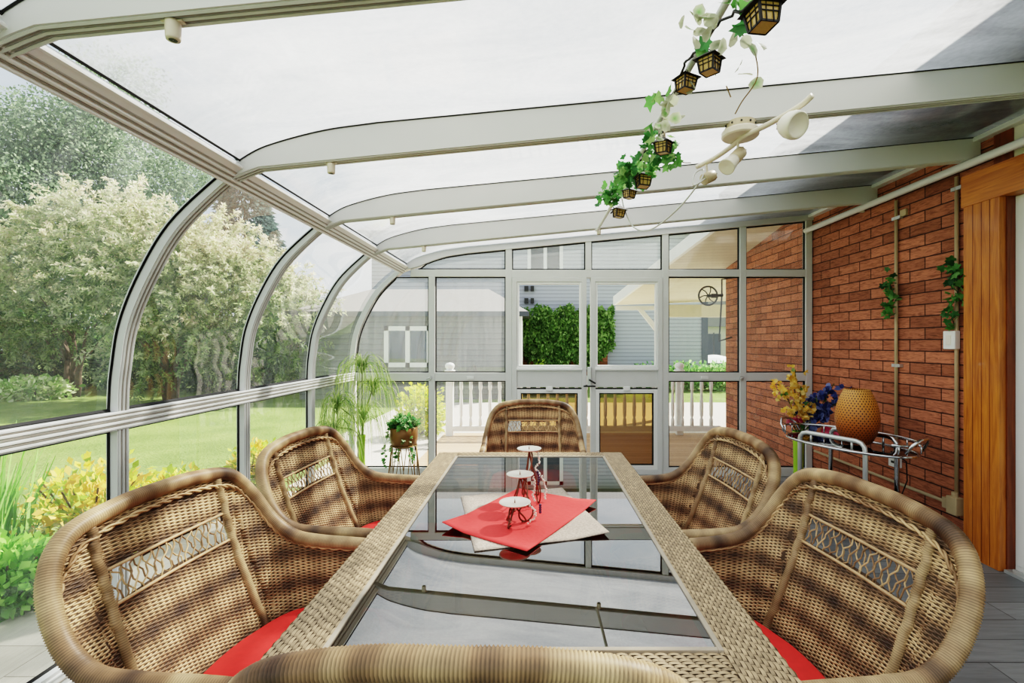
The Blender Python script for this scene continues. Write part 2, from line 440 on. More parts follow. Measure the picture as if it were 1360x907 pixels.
w = bpy.data.worlds.new('overcast_sky'); SC.world = w; w.use_nodes = True
nt = w.node_tree; nt.nodes.clear()
wo = nt.nodes.new('ShaderNodeOutputWorld'); bg = nt.nodes.new('ShaderNodeBackground')
tc = nt.nodes.new('ShaderNodeTexCoord'); mp = nt.nodes.new('ShaderNodeMapping'); mp.inputs['Scale'].default_value = (1, 1, 2.2)
L(nt, tc.outputs['Generated'], mp.inputs[0])
cl = noise_t(nt, mp.outputs[0], 2.4, 6, .55, .3)
sk = ramp(nt, cl, [(.38, C(176, 194, 212)), (.52, C(212, 219, 224)), (.66, C(240, 242, 243))])
L(nt, sk, bg.inputs[0]); bg.inputs[1].default_value = 1.12
L(nt, bg.outputs[0], wo.inputs[0])

sl = bpy.data.lights.new('sun', 'SUN'); so = bpy.data.objects.new('sun', sl); COL.objects.link(so)
so.rotation_euler = Vector((1.0, .8, 1.33)).to_track_quat('Z', 'Y').to_euler()
sl.energy = 9.5; sl.angle = math.radians(1.6); sl.color = (1, .95, .86)
SC.view_settings.view_transform = 'Filmic'; SC.view_settings.look = 'High Contrast'
SC.view_settings.exposure = 0.58
SC.cycles.max_bounces = 10; SC.cycles.transparent_max_bounces = 40
SC.cycles.diffuse_bounces = 4; SC.cycles.glossy_bounces = 4
SC.cycles.caustics_reflective = False; SC.cycles.caustics_refractive = False
SC.cycles.sample_clamp_indirect = 4
try: SC.cycles.use_denoising = True
except Exception: pass

# ================================================================== ground
GZ = -.15
struct('floor', MB().box((-2.0, -2.2, -.10), (2.95, 5.06, 0)), 'floor')
struct('lawn', MB().poly([(-60, -20, GZ), (40, -20, GZ), (40, 60, GZ), (-60, 60, GZ)]), 'grass')
struct('paved_path', MB().box((-2.88, -3, GZ - .05), (-1.95, 4.9, GZ + .02)), 'paver')
struct('driveway', MB().box((-3.2, 7.5, GZ - .05), (14, 12.2, GZ + .012)), 'asphalt')
struct('gravel_strip_path', MB().box((-2.6, 5.08, GZ - .05), (-1.42, 7.5, GZ + .014)), 'asphalt')
struct('deck_floor', MB().box((-1.42, 5.08, GZ - .04), (2.85, 7.62, -.05)), 'deck')

# ================================================================== sunroom frame
I0 = [(-1.86, 0), (-1.86, .6), (-1.86, 1.1), (-1.846, 1.28), (-1.815, 1.46), (-1.73, 1.667), (-1.60, 1.886), (-1.40, 2.085), (-1.31, 2.135), (-1.235, 2.165)]
I1 = [(-1.235, 2.165), (-.95, 2.193), (-.7, 2.218), (2.86, 2.562)]
G0 = [(-1.91, 0), (-1.91, .6), (-1.91, 1.1), (-1.896, 1.29), (-1.862, 1.48), (-1.776, 1.695), (-1.64, 1.92), (-1.432, 2.118), (-1.335, 2.185), (-1.20, 2.262), (-.952, 2.334), (-.7, 2.372), (2.86, 2.708)]
GG = G0[:9] + [(-1.20, 2.283), (-.952, 2.375), (-.7, 2.418), (2.86, 2.758)]
def v2(P): return [Vector((x, 0, z)) for x, z in P]
K = 6
Ic = catmull(v2(I0), K)[:-1] + [Vector((I1[0][0], 0, I1[0][1])).lerp(Vector((I1[1][0], 0, I1[1][1])), j / K) for j in range(K)]
Ic += [Vector((I1[1][0], 0, I1[1][1])).lerp(Vector((I1[2][0], 0, I1[2][1])), j / K) for j in range(K)] + [Vector((-.7, 0, 2.218)), Vector((2.86, 0, 2.562))]
Gc = catmull(v2(G0[:12]), K) + [Vector((2.86, 0, 2.708))]
Ggc = catmull(v2(GG[:12]), K) + [Vector((2.86, 0, 2.758))]
assert len(Ic) == len(Gc)
def gz(x): return 2.418 + (x + .7) * (2.758 - 2.418) / 3.56 if x > -.7 else np.interp(x, [p.x for p in Ggc[24:]], [p.z for p in Ggc[24:]])
def rib(name, y, inner, outer, half=.031, ridges=True):
    mb = MB(); n = len(inner); vs = []
    for a, b in zip(inner, outer):
        vs += [(a.x, y - half, a.z), (a.x, y + half, a.z), (b.x, y + half, b.z), (b.x, y - half, b.z)]
    fs = [(0, 1, 2, 3), (4 * n - 1, 4 * n - 2, 4 * n - 3, 4 * n - 4)]
    for i in range(n - 1):
        for j in range(4): fs.append((4 * i + j, 4 * i + 4 + j, 4 * i + 4 + (j + 1) % 4, 4 * i + (j + 1) % 4))
    mb.add(vs, fs)
    r = struct(name, mb, 'rafter')
    if ridges:
        g = MB()
        for dy in (-.021, 0, .021):
            g.tube([(p.x + .001, y + dy, p.z - .001) for p in inner], .0055, 5)
        g.build('ridge', 'white', r)
        g = MB()
        for dy in (-.0105, .0105):
            g.tube([(p.x + .001, y + dy, p.z - .001) for p in inner], .0025, 4)
        g.build('groove_line', 'groove', r)
        g = MB()
        for sgn in (-1, 1):      # dark gasket where the glass meets the bar
            g.tube([(p.x * .25 + q.x * .75, y + sgn * (half + .002), p.z * .25 + q.z * .75) for p, q in list(zip(inner, outer))[:EI]], .006, 4)
        g.build('gasket', 'black', r)
    return r
EI = 7 * K + 4
RY = [-1.6, -.66, .28, 1.22, 2.18, 3.12, 4.05]
for y in RY: rib(nxt('trim'), y, Ic, Gc)
YF = 5.0
If = [p.copy() for p in Ic]
for i in range(len(If)):
    q = Ggc[i]
    if i >= 9 * K: If[i] = Vector((max(q.x + .015, Ic[9 * K - 1].x), 0, q.z - .115))
for i in range(8 * K, 9 * K):
    t = (i - 8 * K) / K; If[i] = Ic[8 * K].lerp(If[9 * K], t)
rib(nxt('trim'), YF, If, Ggc, .045, ridges=False)

# long eave beam and sill beams between the ribs
def beam(name, pc, tang, wid, thick, ridge_offsets, y0, y1, mats=('white', 'groove')):
    t = Vector((tang[0], 0, tang[1])).normalized(); nn = Vector((t.z, 0, -t.x))   # nn points inward (right/down)
    c = Vector((pc[0], 0, pc[1])); mb = MB()
    pts = [c - t * wid / 2 - nn * thick / 2, c + t * wid / 2 - nn * thick / 2, c + t * wid / 2 + nn * thick / 2, c - t * wid / 2 + nn * thick / 2]
    mb.prism([p + Vector((0, y0, 0)) for p in pts], (0, y1 - y0, 0))
    o = struct(name, mb, mats[0])
    a = MB(); b = MB()
    for k, off in enumerate(ridge_offsets):
        q = c + t * off + nn * thick / 2
        (a if k % 2 == 0 else b).tube([q + Vector((0, y0, 0)), q + Vector((0, y1, 0))], .0065 if k % 2 == 0 else .004, 6)
    a.build('ridge', mats[0], o); b.build('groove_line', mats[1], o)
    return o
beam(nxt('trim'), (-1.352, 2.140), (.74, .67), .105, .036, (-.047, -.035, -.023, -.011, .001, .014, .047), -1.6, 5.0, ('bright', 'groove'))
beam(nxt('trim'), (-1.88, 1.03), (0, 1), .08, .05, (-.03, -.019, -.008, .005, .018, .028, .036), -1.6, 5.0, ('bright', 'groove'))
beam(nxt('trim'), (-1.885, .05), (0, 1), .10, .05, (-.03, .0, .03), -1.6, 5.0, ('bright', 'groove'))

# left glazing, bay by bay: low pane, curved pane, roof pane
def curved_pane(idx0, idx1, y0, y1, mix=.72):
    return [Ic[i].lerp(Gc[i], mix) for i in range(idx0, idx1 + 1)], y0, y1
def sheet(prof, y0, y1, name, mat, parent=None, kind=True, thick=.006):
    n = len(prof); vs = []; fs = []
    nr = []
    for i in range(n):
        t = prof[min(i + 1, n - 1)] - prof[max(i - 1, 0)]; t.normalize(); nr.append(Vector((-t.z, 0, t.x)))
    for p in prof: vs += [(p.x, y0, p.z), (p.x, y1, p.z)]
    for i in range(n - 1): fs.append((2 * i, 2 * i + 1, 2 * i + 3, 2 * i + 2))
    mb = MB(); mb.add(vs, fs)
    return mb.build(name, mat, parent, smooth=True)
def gasket_loop(prof, y0, y1, r=.006):
    mb = MB()
    mb.tube([(p.x, y0 + .004, p.z) for p in prof], r, 4); mb.tube([(p.x, y1 - .004, p.z) for p in prof], r, 4)
    for p in (prof[0], prof[-1]): mb.tube([(p.x, y0, p.z), (p.x, y1, p.z)], r * 1.6, 4)
    return mb
ALLY = RY + [YF]
EI = 7 * K + 4
for k in range(len(ALLY) - 1):
    y0, y1 = ALLY[k] + .029, ALLY[k + 1] - .029
    gm = 'glass' if k < 6 else 'hazy'
    low = [Vector((-1.90, 0, z)) for z in (.10, .5, .985)]
    o = struct(nxt('window'), gasket_loop(low, y0, y1), 'black'); sheet(low, y0, y1, 'pane', gm, o)
    up = [Ic[i].lerp(Gc[i], .75) for i in range(2 * K, EI)]; up[0] = Vector((-1.90, 0, 1.075))
    o = struct(nxt('window'), gasket_loop(up, y0, y1), 'black'); sheet(up, y0, y1, 'pane', gm, o)
    rf = [Ic[i].lerp(Gc[i], .93) for i in range(8 * K + 1, len(Ic))]
    o = struct('ceiling' if k == 0 else 'ceiling.%03d' % k, gasket_loop(rf, y0, y1, .004), 'black'); sheet(rf, y0, y1, 'pane', 'roofglass', o)

# far gable wall
def fw_box(x0, x1, z0, z1, d=.035, mat='white', name=None):
    return struct(name or nxt('trim'), MB().box((x0, YF - d, z0), (x1, YF + d, z1)), mat, bevel=.004)
XC = [-1.06, -.266, 1.35, 2.15, 2.83]
for x in XC: fw_box(x - .033, x + .033, 0, gz(x) - .08 if x > -1 else 2.07)
fw_box(-.266, 1.35, 2.05, 2.13, .034)                      # door head
fw_box(.525, .585, 2.13, gz(.555) - .08)
fw_box(-1.28, -.266, 2.06, 2.135, .032); fw_box(1.35, 2.83, 2.06, 2.135, .032)
for a, b in ((-1.86, -1.06), (-1.06, -.266), (1.35, 2.15), (2.15, 2.83)):
    fw_box(a, b, .985, 1.07, .032); fw_box(a, b, 0, .09, .032)
for xx in (-.66, 1.75):
    MB().box((xx - .035, YF - .05, 1.005), (xx + .035, YF - .03, 1.03)).build('pull_tab', 'bright', None); bpy.data.objects['pull_tab' if 'pull_tab.001' not in bpy.data.objects else 'pull_tab.001']['kind'] = 'structure'

for xx in (XC[0], XC[3]):
    lt = MB(); lt.box((xx - .035, YF - .055, 1.0), (xx - .005, YF - .034, 1.035)); lt.tube([(xx - .02, YF - .055, 1.018), (xx - .02, YF - .075, 1.018), (xx - .05, YF - .078, 1.005)], .006, 6)
    o = lt.build('window_latch', 'satin', None); o['kind'] = 'structure'

def flat_pane(pts, gm, gas=.011, yy=YF):
    """pts: (x,z) polygon, counterclockwise"""
    n = len(pts); P = [Vector((x, yy - .012, z)) for x, z in pts]
    c = sum(P, Vector()) / n; mb = MB()
    for i in range(n):
        a, b = P[i], P[(i + 1) % n]
        t = (b - a).normalized()
        pa, pb = a - t * gas * .4, b + t * gas * .4
        nn = Vector((-t.z, 0, t.x)) * gas
        mb.add([pa, pb, pb + nn, pa + nn, pa + Vector((0, .02, 0)), pb + Vector((0, .02, 0)), pb + nn + Vector((0, .02, 0)), pa + nn + Vector((0, .02, 0))],
               [(0, 3, 2, 1), (4, 5, 6, 7), (0, 1, 5, 4), (1, 2, 6, 5), (2, 3, 7, 6), (3, 0, 4, 7)])
    o = struct(nxt('window'), mb, 'black')
    MB().poly([p + Vector((0, .01, 0)) for p in P]).build('pane', gm, o)
    return o
def rect(x0, x1, z0, z1): return [(x0, z0), (x1, z0), (x1, z1), (x0, z1)]
flat_pane(rect(-1.835, -1.093, .09, .985), 'hazy'); flat_pane(rect(-1.027, -.299, .09, .985), 'hazy')
flat_pane(rect(1.383, 2.117, .09, .985), 'glass'); flat_pane(rect(2.183, 2.797, .09, .985), 'glass')
flat_pane(rect(-1.027, -.299, 1.07, 2.06), 'hazy'); flat_pane(rect(1.383, 2.117, 1.07, 2.06), 'glass'); flat_pane(rect(2.183, 2.797, 1.07, 2.06), 'glass')
cv = [(p.x + .006, p.z) for p in Ic if 1.07 < p.z < 2.06 and p.x < -1.1]
flat_pane([(-1.853, 1.07), (-1.093, 1.07), (-1.093, 2.06)] + [(cv[-1][0] + .02, 2.06)] + cv[::-1], 'hazy')
def tz(x): return gz(x) - .118
top = [(x, tz(x)) for x in np.linspace(-.30, -1.12, 9)]
flat_pane([(-1.20, 2.137), (-.30, 2.137)] + top, 'hazy')
for a, b, g in ((-.233, .525, 'hazy'), (.585, 1.317, 'hazy'), (1.383, 2.117, 'glass'), (2.183, 2.797, 'glass')):
    flat_pane([(a, 2.133), (b, 2.133), (b, tz(b)), (a, tz(a))], g)

# double door: open sash above, solid panel, brown tinted insert below
def door(name, x0, x1):
    d = empty(name, (0, 0, 0), kind='structure')
    mb = MB(); y0, y1 = YF - .045, YF + .02; s = .05
    mb.box((x0, y0, .02), (x0 + s, y1, 2.05)); mb.box((x1 - s, y0, .02), (x1, y1, 2.05))
    mb.box((x0, y0 + .002, 2.005), (x1, y1 - .002, 2.05)); mb.box((x0, y0 + .002, .02), (x1, y1 - .002, .075))
    mb.build('door_frame', 'white', d, bevel=.004)
    m2 = MB(); ins = .022
    a, b, z0, z1 = x0 + s, x1 - s, 1.125, 2.005
    for bb in ((a, a + ins, z0, z1), (b - ins, b, z0, z1), (a + ins, b - ins, z1 - ins, z1), (a + ins, b - ins, z0, z0 + ins)):
        m2.box((bb[0], y0 + .01, bb[2]), (bb[1], y1 - .01, bb[3]))
    m2.build('sash_frame', 'bright', d, bevel=.003)
    MB().box((a, y0 + .012, .92), (b, y1 - .01, 1.125)).build('middle_panel', 'white', d, bevel=.004)
    MB().box((a - .005, y0 - .012, 1.095), (b + .005, y0 + .012, 1.12)).build('panel_ledge', 'bright', d, bevel=.004)
    MB().box((a, y0 + .006, .90), (b, y0 + .014, .915)).build('shadow_gap', 'black', d)
    m3 = MB(); w_ = .04
    for bb in ((a, a + w_, .075, .90), (b - w_, b, .075, .90), (a + w_, b - w_, .86, .90), (a + w_, b - w_, .075, .115)):
        m3.box((bb[0], y0 + .004, bb[2]), (bb[1], y1 - .012, bb[3]))
    m3.build('insert_frame', 'bright', d, bevel=.003)
    gk = MB(); g = .011
    for bb in ((a + w_, a + w_ + g, .115, .86), (b - w_ - g, b - w_, .115, .86), (a + w_, b - w_, .86 - g, .86), (a + w_, b - w_, .115, .115 + g)):
        gk.box((bb[0], YF - .03, bb[2]), (bb[1], YF - .005, bb[3]))
    gk.build('gasket', 'black', d)
    MB().poly([(a + w_, YF - .012, .115), (b - w_, YF - .012, .115), (b - w_, YF - .012, .86), (a + w_, YF - .012, .86)]).build('tinted_pane', 'tint', d)
    xm = (a + b) / 2
    MB().box((xm - .035, y0 - .012, .885), (xm + .035, y0 + .006, .93)).build('catch', 'bright', d, bevel=.004)
    return d
door('door_1', -.232, .535)
d2 = door('door_2', .577, 1.317)
hb = MB(); hb.box((.54, YF - .075, .93), (.58, YF - .046, 1.13)); hb.build('latch_plate', 'satin', d2, bevel=.004)
hb = MB(); hb.tube([(.56, YF - .06, 1.0), (.56, YF - .10, 1.0), (.62, YF - .105, .965)], .009, 8); hb.tube([(.56, YF - .06, .945), (.50, YF - .09, .935), (.62, YF - .09, .935)], .008, 6); hb.build('handle', 'steel', d2)

# ------------------------------------------------------------------ right hand house wall
WX = 2.87
wall = MB()
wall.box((WX, 2.95, GZ - .1), (WX + .28, 7.23, 2.79)); wall.box((WX, -2.2, GZ - .1), (WX + .28, .9, 2.79))
struct('wall_right', wall, 'brick')
struct('trim_lintel_panel', MB().box((WX - .004, .9, 2.44), (WX + .20, 2.95, 2.79)), 'cream')
struct('trim_wall_ledger', MB().box((WX - .06, -1.6, 2.665), (WX + .01, 4.98, 2.725)), 'bright', bevel=.004)
struct('trim_ledger_flashing', MB().box((WX - .03, -1.6, 2.725), (WX + .02, 4.98, 2.80)), 'dark')
cas = MB()
cas.box((WX - .07, 2.905, 0), (WX + .06, 3.148, 2.262)); cs = struct('trim_door_casing', cas, 'cedar', bevel=.004)
g = MB()
for yy in (2.965, 3.02, 3.08): g.box((WX - .0712, yy - .0018, .01), (WX - .069, yy + .0018, 2.26))
g.build('board_joint', 'darkcedar', cs)
struct('trim_door_header', MB().box((WX - .072, .7, 2.262), (WX + .06, 3.165, 2.465)), 'cedar_h', bevel=.004)
struct('trim_door_jamb', MB().box((WX - .03, 2.896, 0), (WX + .22, 2.906, 2.262)), 'darkcedar')
struct('trim_dark_brick_pier', MB().box((WX - .012, 2.88, 2.465), (WX + .1, 3.0, 2.665)), 'darkcedar')
sd = empty('door_3', (0, 0, 0), kind='structure')
f = MB(); fx0, fx1 = WX + .018, WX + .12
f.box((fx0, 2.83, .04), (fx1, 2.896, 2.26)); f.box((fx0, .9, 2.19), (fx1, 2.83, 2.26)); f.box((fx0, .9, .0), (fx1, 2.896, .05))
f.build('sliding_frame', 'bright', sd, bevel=.004)
f = MB(); f.box((fx0 + .03, 2.72, .05), (fx1 - .02, 2.83, 2.19)); f.box((fx0 + .03, .95, 2.1), (fx1 - .02, 2.72, 2.19)); f.box((fx0 + .03, .95, .05), (fx1 - .02, 2.72, .15)); f.build('sash', 'white', sd, bevel=.004)
MB().poly([(fx0 + .05, .95, .15), (fx0 + .05, 2.72, .15), (fx0 + .05, 2.72, 2.1), (fx0 + .05, .95, 2.1)]).build('pane', 'glass', sd)
MB().box((fx0 - .012, 2.75, 1.0), (fx0 + .03, 2.78, 1.2)).build('handle', 'satin', sd, bevel=.004)
struct('trim_door_track', MB().box((WX - .05, .9, 0), (WX + .018, 2.896, .018)).box((WX - .02, .9, .018), (WX - .01, 2.872, .03)), 'satin')
struct('wall_house_inside', MB().box((WX + .9, .5, -.1), (WX + 1.0, 3.4, 2.8)), 'cream')
# house eave over the glass roof
struct('roof_eave', MB().box((2.0, -2.5, 2.86), (4.2, 5.15, 2.95)).box((1.97, -2.5, 2.84), (2.0, 5.15, 2.97)), 'eave')

# conduits
def conduit_clip(mb, y, z): mb.box((WX - .03, y - .05, z - .012), (WX - .001, y + .035, z + .012))
t = MB(); t.tube([(2.79, -1.5, 2.522), (2.79, 4.96, 2.530)], .026, 12)
o = tag(t.build('pipe', 'bright', smooth=True), 'thick white plastic pipe running level along the top of the brick wall', 'pipe')
for yy in (.5, 2.4, 4.2): MB().box((2.79, yy - .01, 2.515), (WX, yy + .01, 2.535)).build('bracket', 'bright', o)
t = MB(); t.tube([(WX - .018, 3.80, .55), (WX - .018, 3.80, 2.50)], .0125, 8)
o = tag(t.build('conduit_pipe', 'conduit', smooth=True), 'beige vertical conduit above the chrome cart, clear of the light switch', 'conduit')
for zz in (2.36, 1.2): c_ = MB(); conduit_clip(c_, 3.80, zz); c_.build('clip', 'satin', o)
t = MB(); t.tube([(WX - .018, 3.255, .33), (WX - .018, 3.255, 2.50)], .0125, 8)
o = tag(t.build('conduit_pipe', 'conduit', smooth=True), 'beige vertical conduit next to the orange door casing, carrying the light switch', 'conduit')
c_ = MB(); conduit_clip(c_, 3.255, 2.42); c_.build('clip', 'satin', o)
jb = MB(); jb.box((WX - .06, 3.215, .22), (WX - .001, 3.295, .34)); o = tag(jb.build('junction_box', 'conduit', bevel=.006), 'beige metal junction box low on the brick beside the door casing', 'junction box')
j2 = MB(); j2.box((WX - .052, 3.295, .245), (WX - .008, 3.335, .315)); j2.tube([(WX - .03, 3.255, .34), (WX - .03, 3.255, .37)], .02, 8); j2.build('connector', 'conduit', o)
t = MB(); t.tube([(WX - .025, 3.335, .28), (WX - .025, 4.9, .28)], .0125, 8); tag(t.build('conduit_pipe', 'conduit', smooth=True), 'beige conduit running level along the foot of the brick wall', 'conduit')
sw = MB(); sw.box((WX - .045, 3.24, 1.335), (WX - .006, 3.335, 1.46)); o = tag(sw.build('light_switch', 'outlet', bevel=.005), 'white wall switch plate on the conduit beside the wooden casing', 'switch')
MB().box((WX - .05, 3.268, 1.365), (WX - .044, 3.307, 1.43)).build('rocker', 'frost', o, bevel=.002)
ob = MB(); ob.box((WX - .045, 3.76, .40), (WX - .001, 3.85, .54)); o = tag(ob.build('power_outlet', 'outlet', bevel=.004), 'white power outlet box low on the brick behind the chrome cart', 'outlet')
for zz in (.44, .495):
    MB().box((WX - .047, 3.787, zz - .009), (WX - .0445, 3.818, zz + .009)).build('socket', 'steel', o)
ko = MB(); ko.box((WX - .022, 3.70, 2.36), (WX - .001, 3.76, 2.41)); tag(ko.build('cover_plate', 'conduit', bevel=.003), 'small beige cover plate beside the top of the conduit above the cart', 'cover plate')
# ================================================================== wicker chairs
TAN = np.array(C(224, 194, 148)[:3]); MID = np.array(C(158, 126, 92)[:3]); DRK = np.array(C(76, 58, 48)[:3])
def dye(t):
    t = min(1, max(0, t))
    return tuple(TAN + (MID - TAN) * (t / .5)) if t < .5 else tuple(MID + (DRK - MID) * ((t - .5) / .5))
HB = [(.27, .30), (.12, .305), (0, .30), (-.06, .28), (-.095, .24), (-.115, .195), (-.13, .14), (-.145, .08), (-.15, 0)]
HT = [(.30, .345, .652), (.12, .352, .664), (-.04, .358, .669), (-.135, .362, .684), (-.213, .354, .745), (-.274, .329, .845), (-.309, .263, .925), (-.318, .13, .953), (-.322, 0, .957)]
FB = [Vector((x, y, .40)) for x, y in HB]; FT = [Vector(p) for p in HT]
FB = FB + [Vector((p.x, -p.y, p.z)) for p in FB[-2::-1]]; FT = FT + [Vector((p.x, -p.y, p.z)) for p in FT[-2::-1]]
SUB = 14
DB, DT = catmull(FB, SUB), catmull(FT, SUB)           # dense base line and rail line, same parameter
ND = len(DB)
mid_arc = [0]
for i in range(1, ND):
    mid_arc.append(mid_arc[-1] + ((DB[i] * .6 + DT[i] * .4) - (DB[i - 1] * .6 + DT[i - 1] * .4)).length)
ARC = mid_arc[-1]
def shell(s, z):
    """point on the woven shell at arc position s and height z (None above the rail)"""
    i = int(np.searchsorted(mid_arc, s)) - 1; i = max(0, min(ND - 2, i))
    t = (s - mid_arc[i]) / (mid_arc[i + 1] - mid_arc[i])
    b = DB[i].lerp(DB[i + 1], t); tp = DT[i].lerp(DT[i + 1], t)
    f = (z - b.z) / (tp.z - b.z)
    if f > 1.0: return None
    p = b.lerp(tp, f)
    bow = math.sin(PI * f) * .012                        # slight hollow of the back
    return p + Vector((-bow, 0, 0)) if abs(p.y) < .25 else p
def normal_in(s, z):
    a = shell(max(0, s - .004), z) or shell(s, z); b = shell(min(ARC, s + .004), z) or shell(s, z)
    d = b - a
    n = Vector((d.y, -d.x, 0))
    if n.length < 1e-6: n = Vector((1, 0, 0))
    n.normalize(); c = Vector((.35, 0, z))
    p = shell(s, z)
    return n if n.dot(c - p) > 0 else -n
SLOT = (.735, .815, .196)
def in_slot(p): return SLOT[0] < p.z < SLOT[1] and abs(p.y) < SLOT[2] and p.x < -.1
SPK = .0175
def chair_weave():
    mb = MB(); rows = int((.95 - .41) / .0046)
    for r in range(rows):
        z = .412 + r * .0046
        run = []; runs = []
        ns = int(ARC / (SPK / 3))
        for k in range(ns + 1):
            s = ARC * k / ns
            p = shell(s, z)
            if p is None or in_slot(p):
                if len(run) > 3: runs.append(run)
                run = []; continue
            n = normal_in(s, z)
            ph = math.cos(PI * s / SPK + (PI if r % 2 else 0))
            band = .5 + .5 * math.sin(z * 2 * PI / .088 + .5 + 1.3 * mnoise.noise(Vector((s * 2, z * 3, 1))))
            nz = mnoise.noise(Vector((s * 3.0, z * 9, 4))) * .5 + mnoise.noise(Vector((s * 9, r * .8, 2))) * .35
            col = .5 + .5 * math.sin(s * 2 * PI / .096)
            run.append((p + n * (.0028 * ph), dye(.70 * band ** 1.3 + .20 * col ** 1.5 + nz * .5 + .0)))
        if len(run) > 3: runs.append(run)
        for q in runs: mb.tube([a for a, _ in q], .0027, 4, False, [c for _, c in q])
    return mb
def chair_light_block():
    mb = MB(); nz, ns = 26, 90; idx = {}
    for i in range(ns + 1):
        s = ARC * i / ns
        for j in range(nz + 1):
            k = max(0, min(ND - 2, int(np.searchsorted(mid_arc, s)) - 1))
            zt = DT[k].z if i else DT[0].z
            z = .405 + (zt - .003 - .405) * j / nz
            p = shell(min(s, ARC - 1e-5), z) or DT[k]
            idx[i, j] = len(mb.v); mb.v.append(tuple(p))
    for i in range(ns):
        for j in range(nz):
            c = sum((Vector(mb.v[idx[a, b]]) for a, b in ((i, j), (i + 1, j), (i + 1, j + 1), (i, j + 1))), Vector()) / 4
            if in_slot(c): continue
            mb.f.append((idx[i, j], idx[i + 1, j], idx[i + 1, j + 1], idx[i, j + 1]))
    return mb
def wrapped(mb, pts, r, pitch=.0052, seed=0, n=10, amp=.0016, taper=None):
    P, ln = resample(pts, pitch / 2); rs = []; cs = []
    for i, p in enumerate(P):
        rs.append(r + (amp if i % 2 else -amp))
        s = ln * i / len(P)
        d = .5 + .8 * mnoise.noise(Vector((s * 7.5 + seed, seed * 1.7, 0))) + .3 * mnoise.noise(Vector((s * 26, seed, 5))) - .1
        c = dye(d)
        if i % 2 == 0: c = tuple(x * .5 for x in c)  # shade in the creases between wraps, painted as darker colour
        cs.append(c)
    mb.tube(P, rs, n, True, cs)
RAIL = [Vector((.333, .34, .60)), Vector((.322, .343, .638))] + catmull(FT, 6) + [Vector((.322, -.343, .638)), Vector((.333, -.34, .60))]
def make_chair():
    root = empty('wicker_armchair')
    mb = MB(); wrapped(mb, RAIL, .0215, .0056, 3.1, 12); mb.build('rail', 'wicker', root, smooth=True)
    chair_weave().build('woven_back', 'wicker', root, smooth=True)
    chair_light_block().build('light_block_backing', 'wickerback', root, smooth=True)  # added dark sheet that blocks light between the strands
    # diamond netting in the slot, with its border canes
    mb = MB()
    def sp(y, z):
        best = min(range(ND), key=lambda i: abs((DB[i].lerp(DT[i], (z - .4) / (DT[i].z - .4))).y - y) if DT[i].z > z and i > ND * .25 and i < ND * .75 else 9)
        return DB[best].lerp(DT[best], (z - .4) / (DT[best].z - .4)) + Vector((-math.sin(PI * (z - .4) / .55) * .012, 0, 0))
    ys = np.linspace(-.19, .19, 15); dy = ys[1] - ys[0]
    for k in range(-3, 15):
        for sg in (1, -1):
            pts = []; cs = []
            for j in range(9):
                z = SLOT[0] + (SLOT[1] - SLOT[0]) * j / 8
                y = ys[0] + dy * (k + 1.5 * (j / 8) * 2 / 2) if sg > 0 else ys[0] + dy * (k + 3 - 1.5 * (j / 8) * 2 / 2)
                y += .004 * math.sin(j * PI / 2 + k)
                if abs(y) > .196: continue
                pts.append(sp(y, z) + Vector((.002 * sg, 0, 0))); cs.append(dye(.35 + .3 * math.sin(k * 2.1)))
            if len(pts) > 2: mb.tube(pts, .0023, 5, True, cs)
    mb.build('lattice', 'wicker', root, smooth=True)
    mb = MB()
    for z in (SLOT[0] - .002, SLOT[1] + .002):
        pts = [sp(y, z) + Vector((.004, 0, 0)) for y in np.linspace(-.2, .2, 24)]
        mb.tube(pts, .0048, 6, True, [dye(.25)] * len(pts))
    mb.build('slot_border', 'wicker', root, smooth=True)
    for sg in (1, -1):
        pts = [sp(sg * (.208 + .0 * z), z) + Vector((.003, 0, 0)) for z in np.linspace(.45, .925, 26)]
        mb = MB(); wrapped(mb, pts, .0125, .0056, 7 + sg, 8); mb.build('back_post', 'wicker', root, smooth=True)
    # twisted braid just inside the rail
    mb = MB(); D2 = catmull(FT, 20); B2 = catmull(FB, 20)
    for ph in (0, PI):
        pts = []; cs = []
        for i in range(0, len(D2), 1):
            base = D2[i].lerp(B2[i], .065) + Vector((.008, 0, 0)) * (1 if abs(D2[i].y) < .3 else 0) + Vector((0, -.008 if D2[i].y > 0 else .008, 0)) * (1 if abs(D2[i].y) > .2 else 0)
            a = i * .55 + ph
            pts.append(base + Vector((math.cos(a) * .004, 0, math.sin(a) * .004))); cs.append(dye(.3 + .25 * math.sin(i * .13)))
        mb.tube(pts, .0036, 5, True, cs)
    mb.build('braid', 'wicker', root, smooth=True)
    # legs, apron and seat
    for (x, y, xt, yt, zt) in ((.338, .33, .333, .34, .60), (.338, -.33, .333, -.34, .60), (-.17, .25, -.115, .24, .43), (-.17, -.25, -.115, -.24, .43)):
        mb = MB(); wrapped(mb, [Vector((xt, yt, zt)), Vector((x, y, .012))], .019, .0075, x * 9 + y, 8)
        mb.lathe([(.017, 0), (.02, .004), (.02, .012)], 10, Matrix.Translation((x, y, 0)), dye(.95)); mb.build('leg', 'wicker', root, smooth=True)
    mb = MB()
    for r in range(18):
        z = .30 + r * .0066
        pts = []; cs = []
        loop = [Vector((.325, y, z)) for y in np.linspace(.305, -.305, 40)]
        for i, p in enumerate(loop):
            pts.append(p + Vector((.003 * math.cos(PI * i * .9 + PI * (r % 2)), 0, 0))); cs.append(dye(.5 + .5 * math.sin(r * .9)))
        mb.tube(pts, .0036, 4, True, cs)
    mb.build('front_apron', 'wicker', root, smooth=True)
    mb = MB(); out = [(p.x, p.y) for p in DB[::4]]; out = [(.325, .30)] + out + [(.325, -.30)]
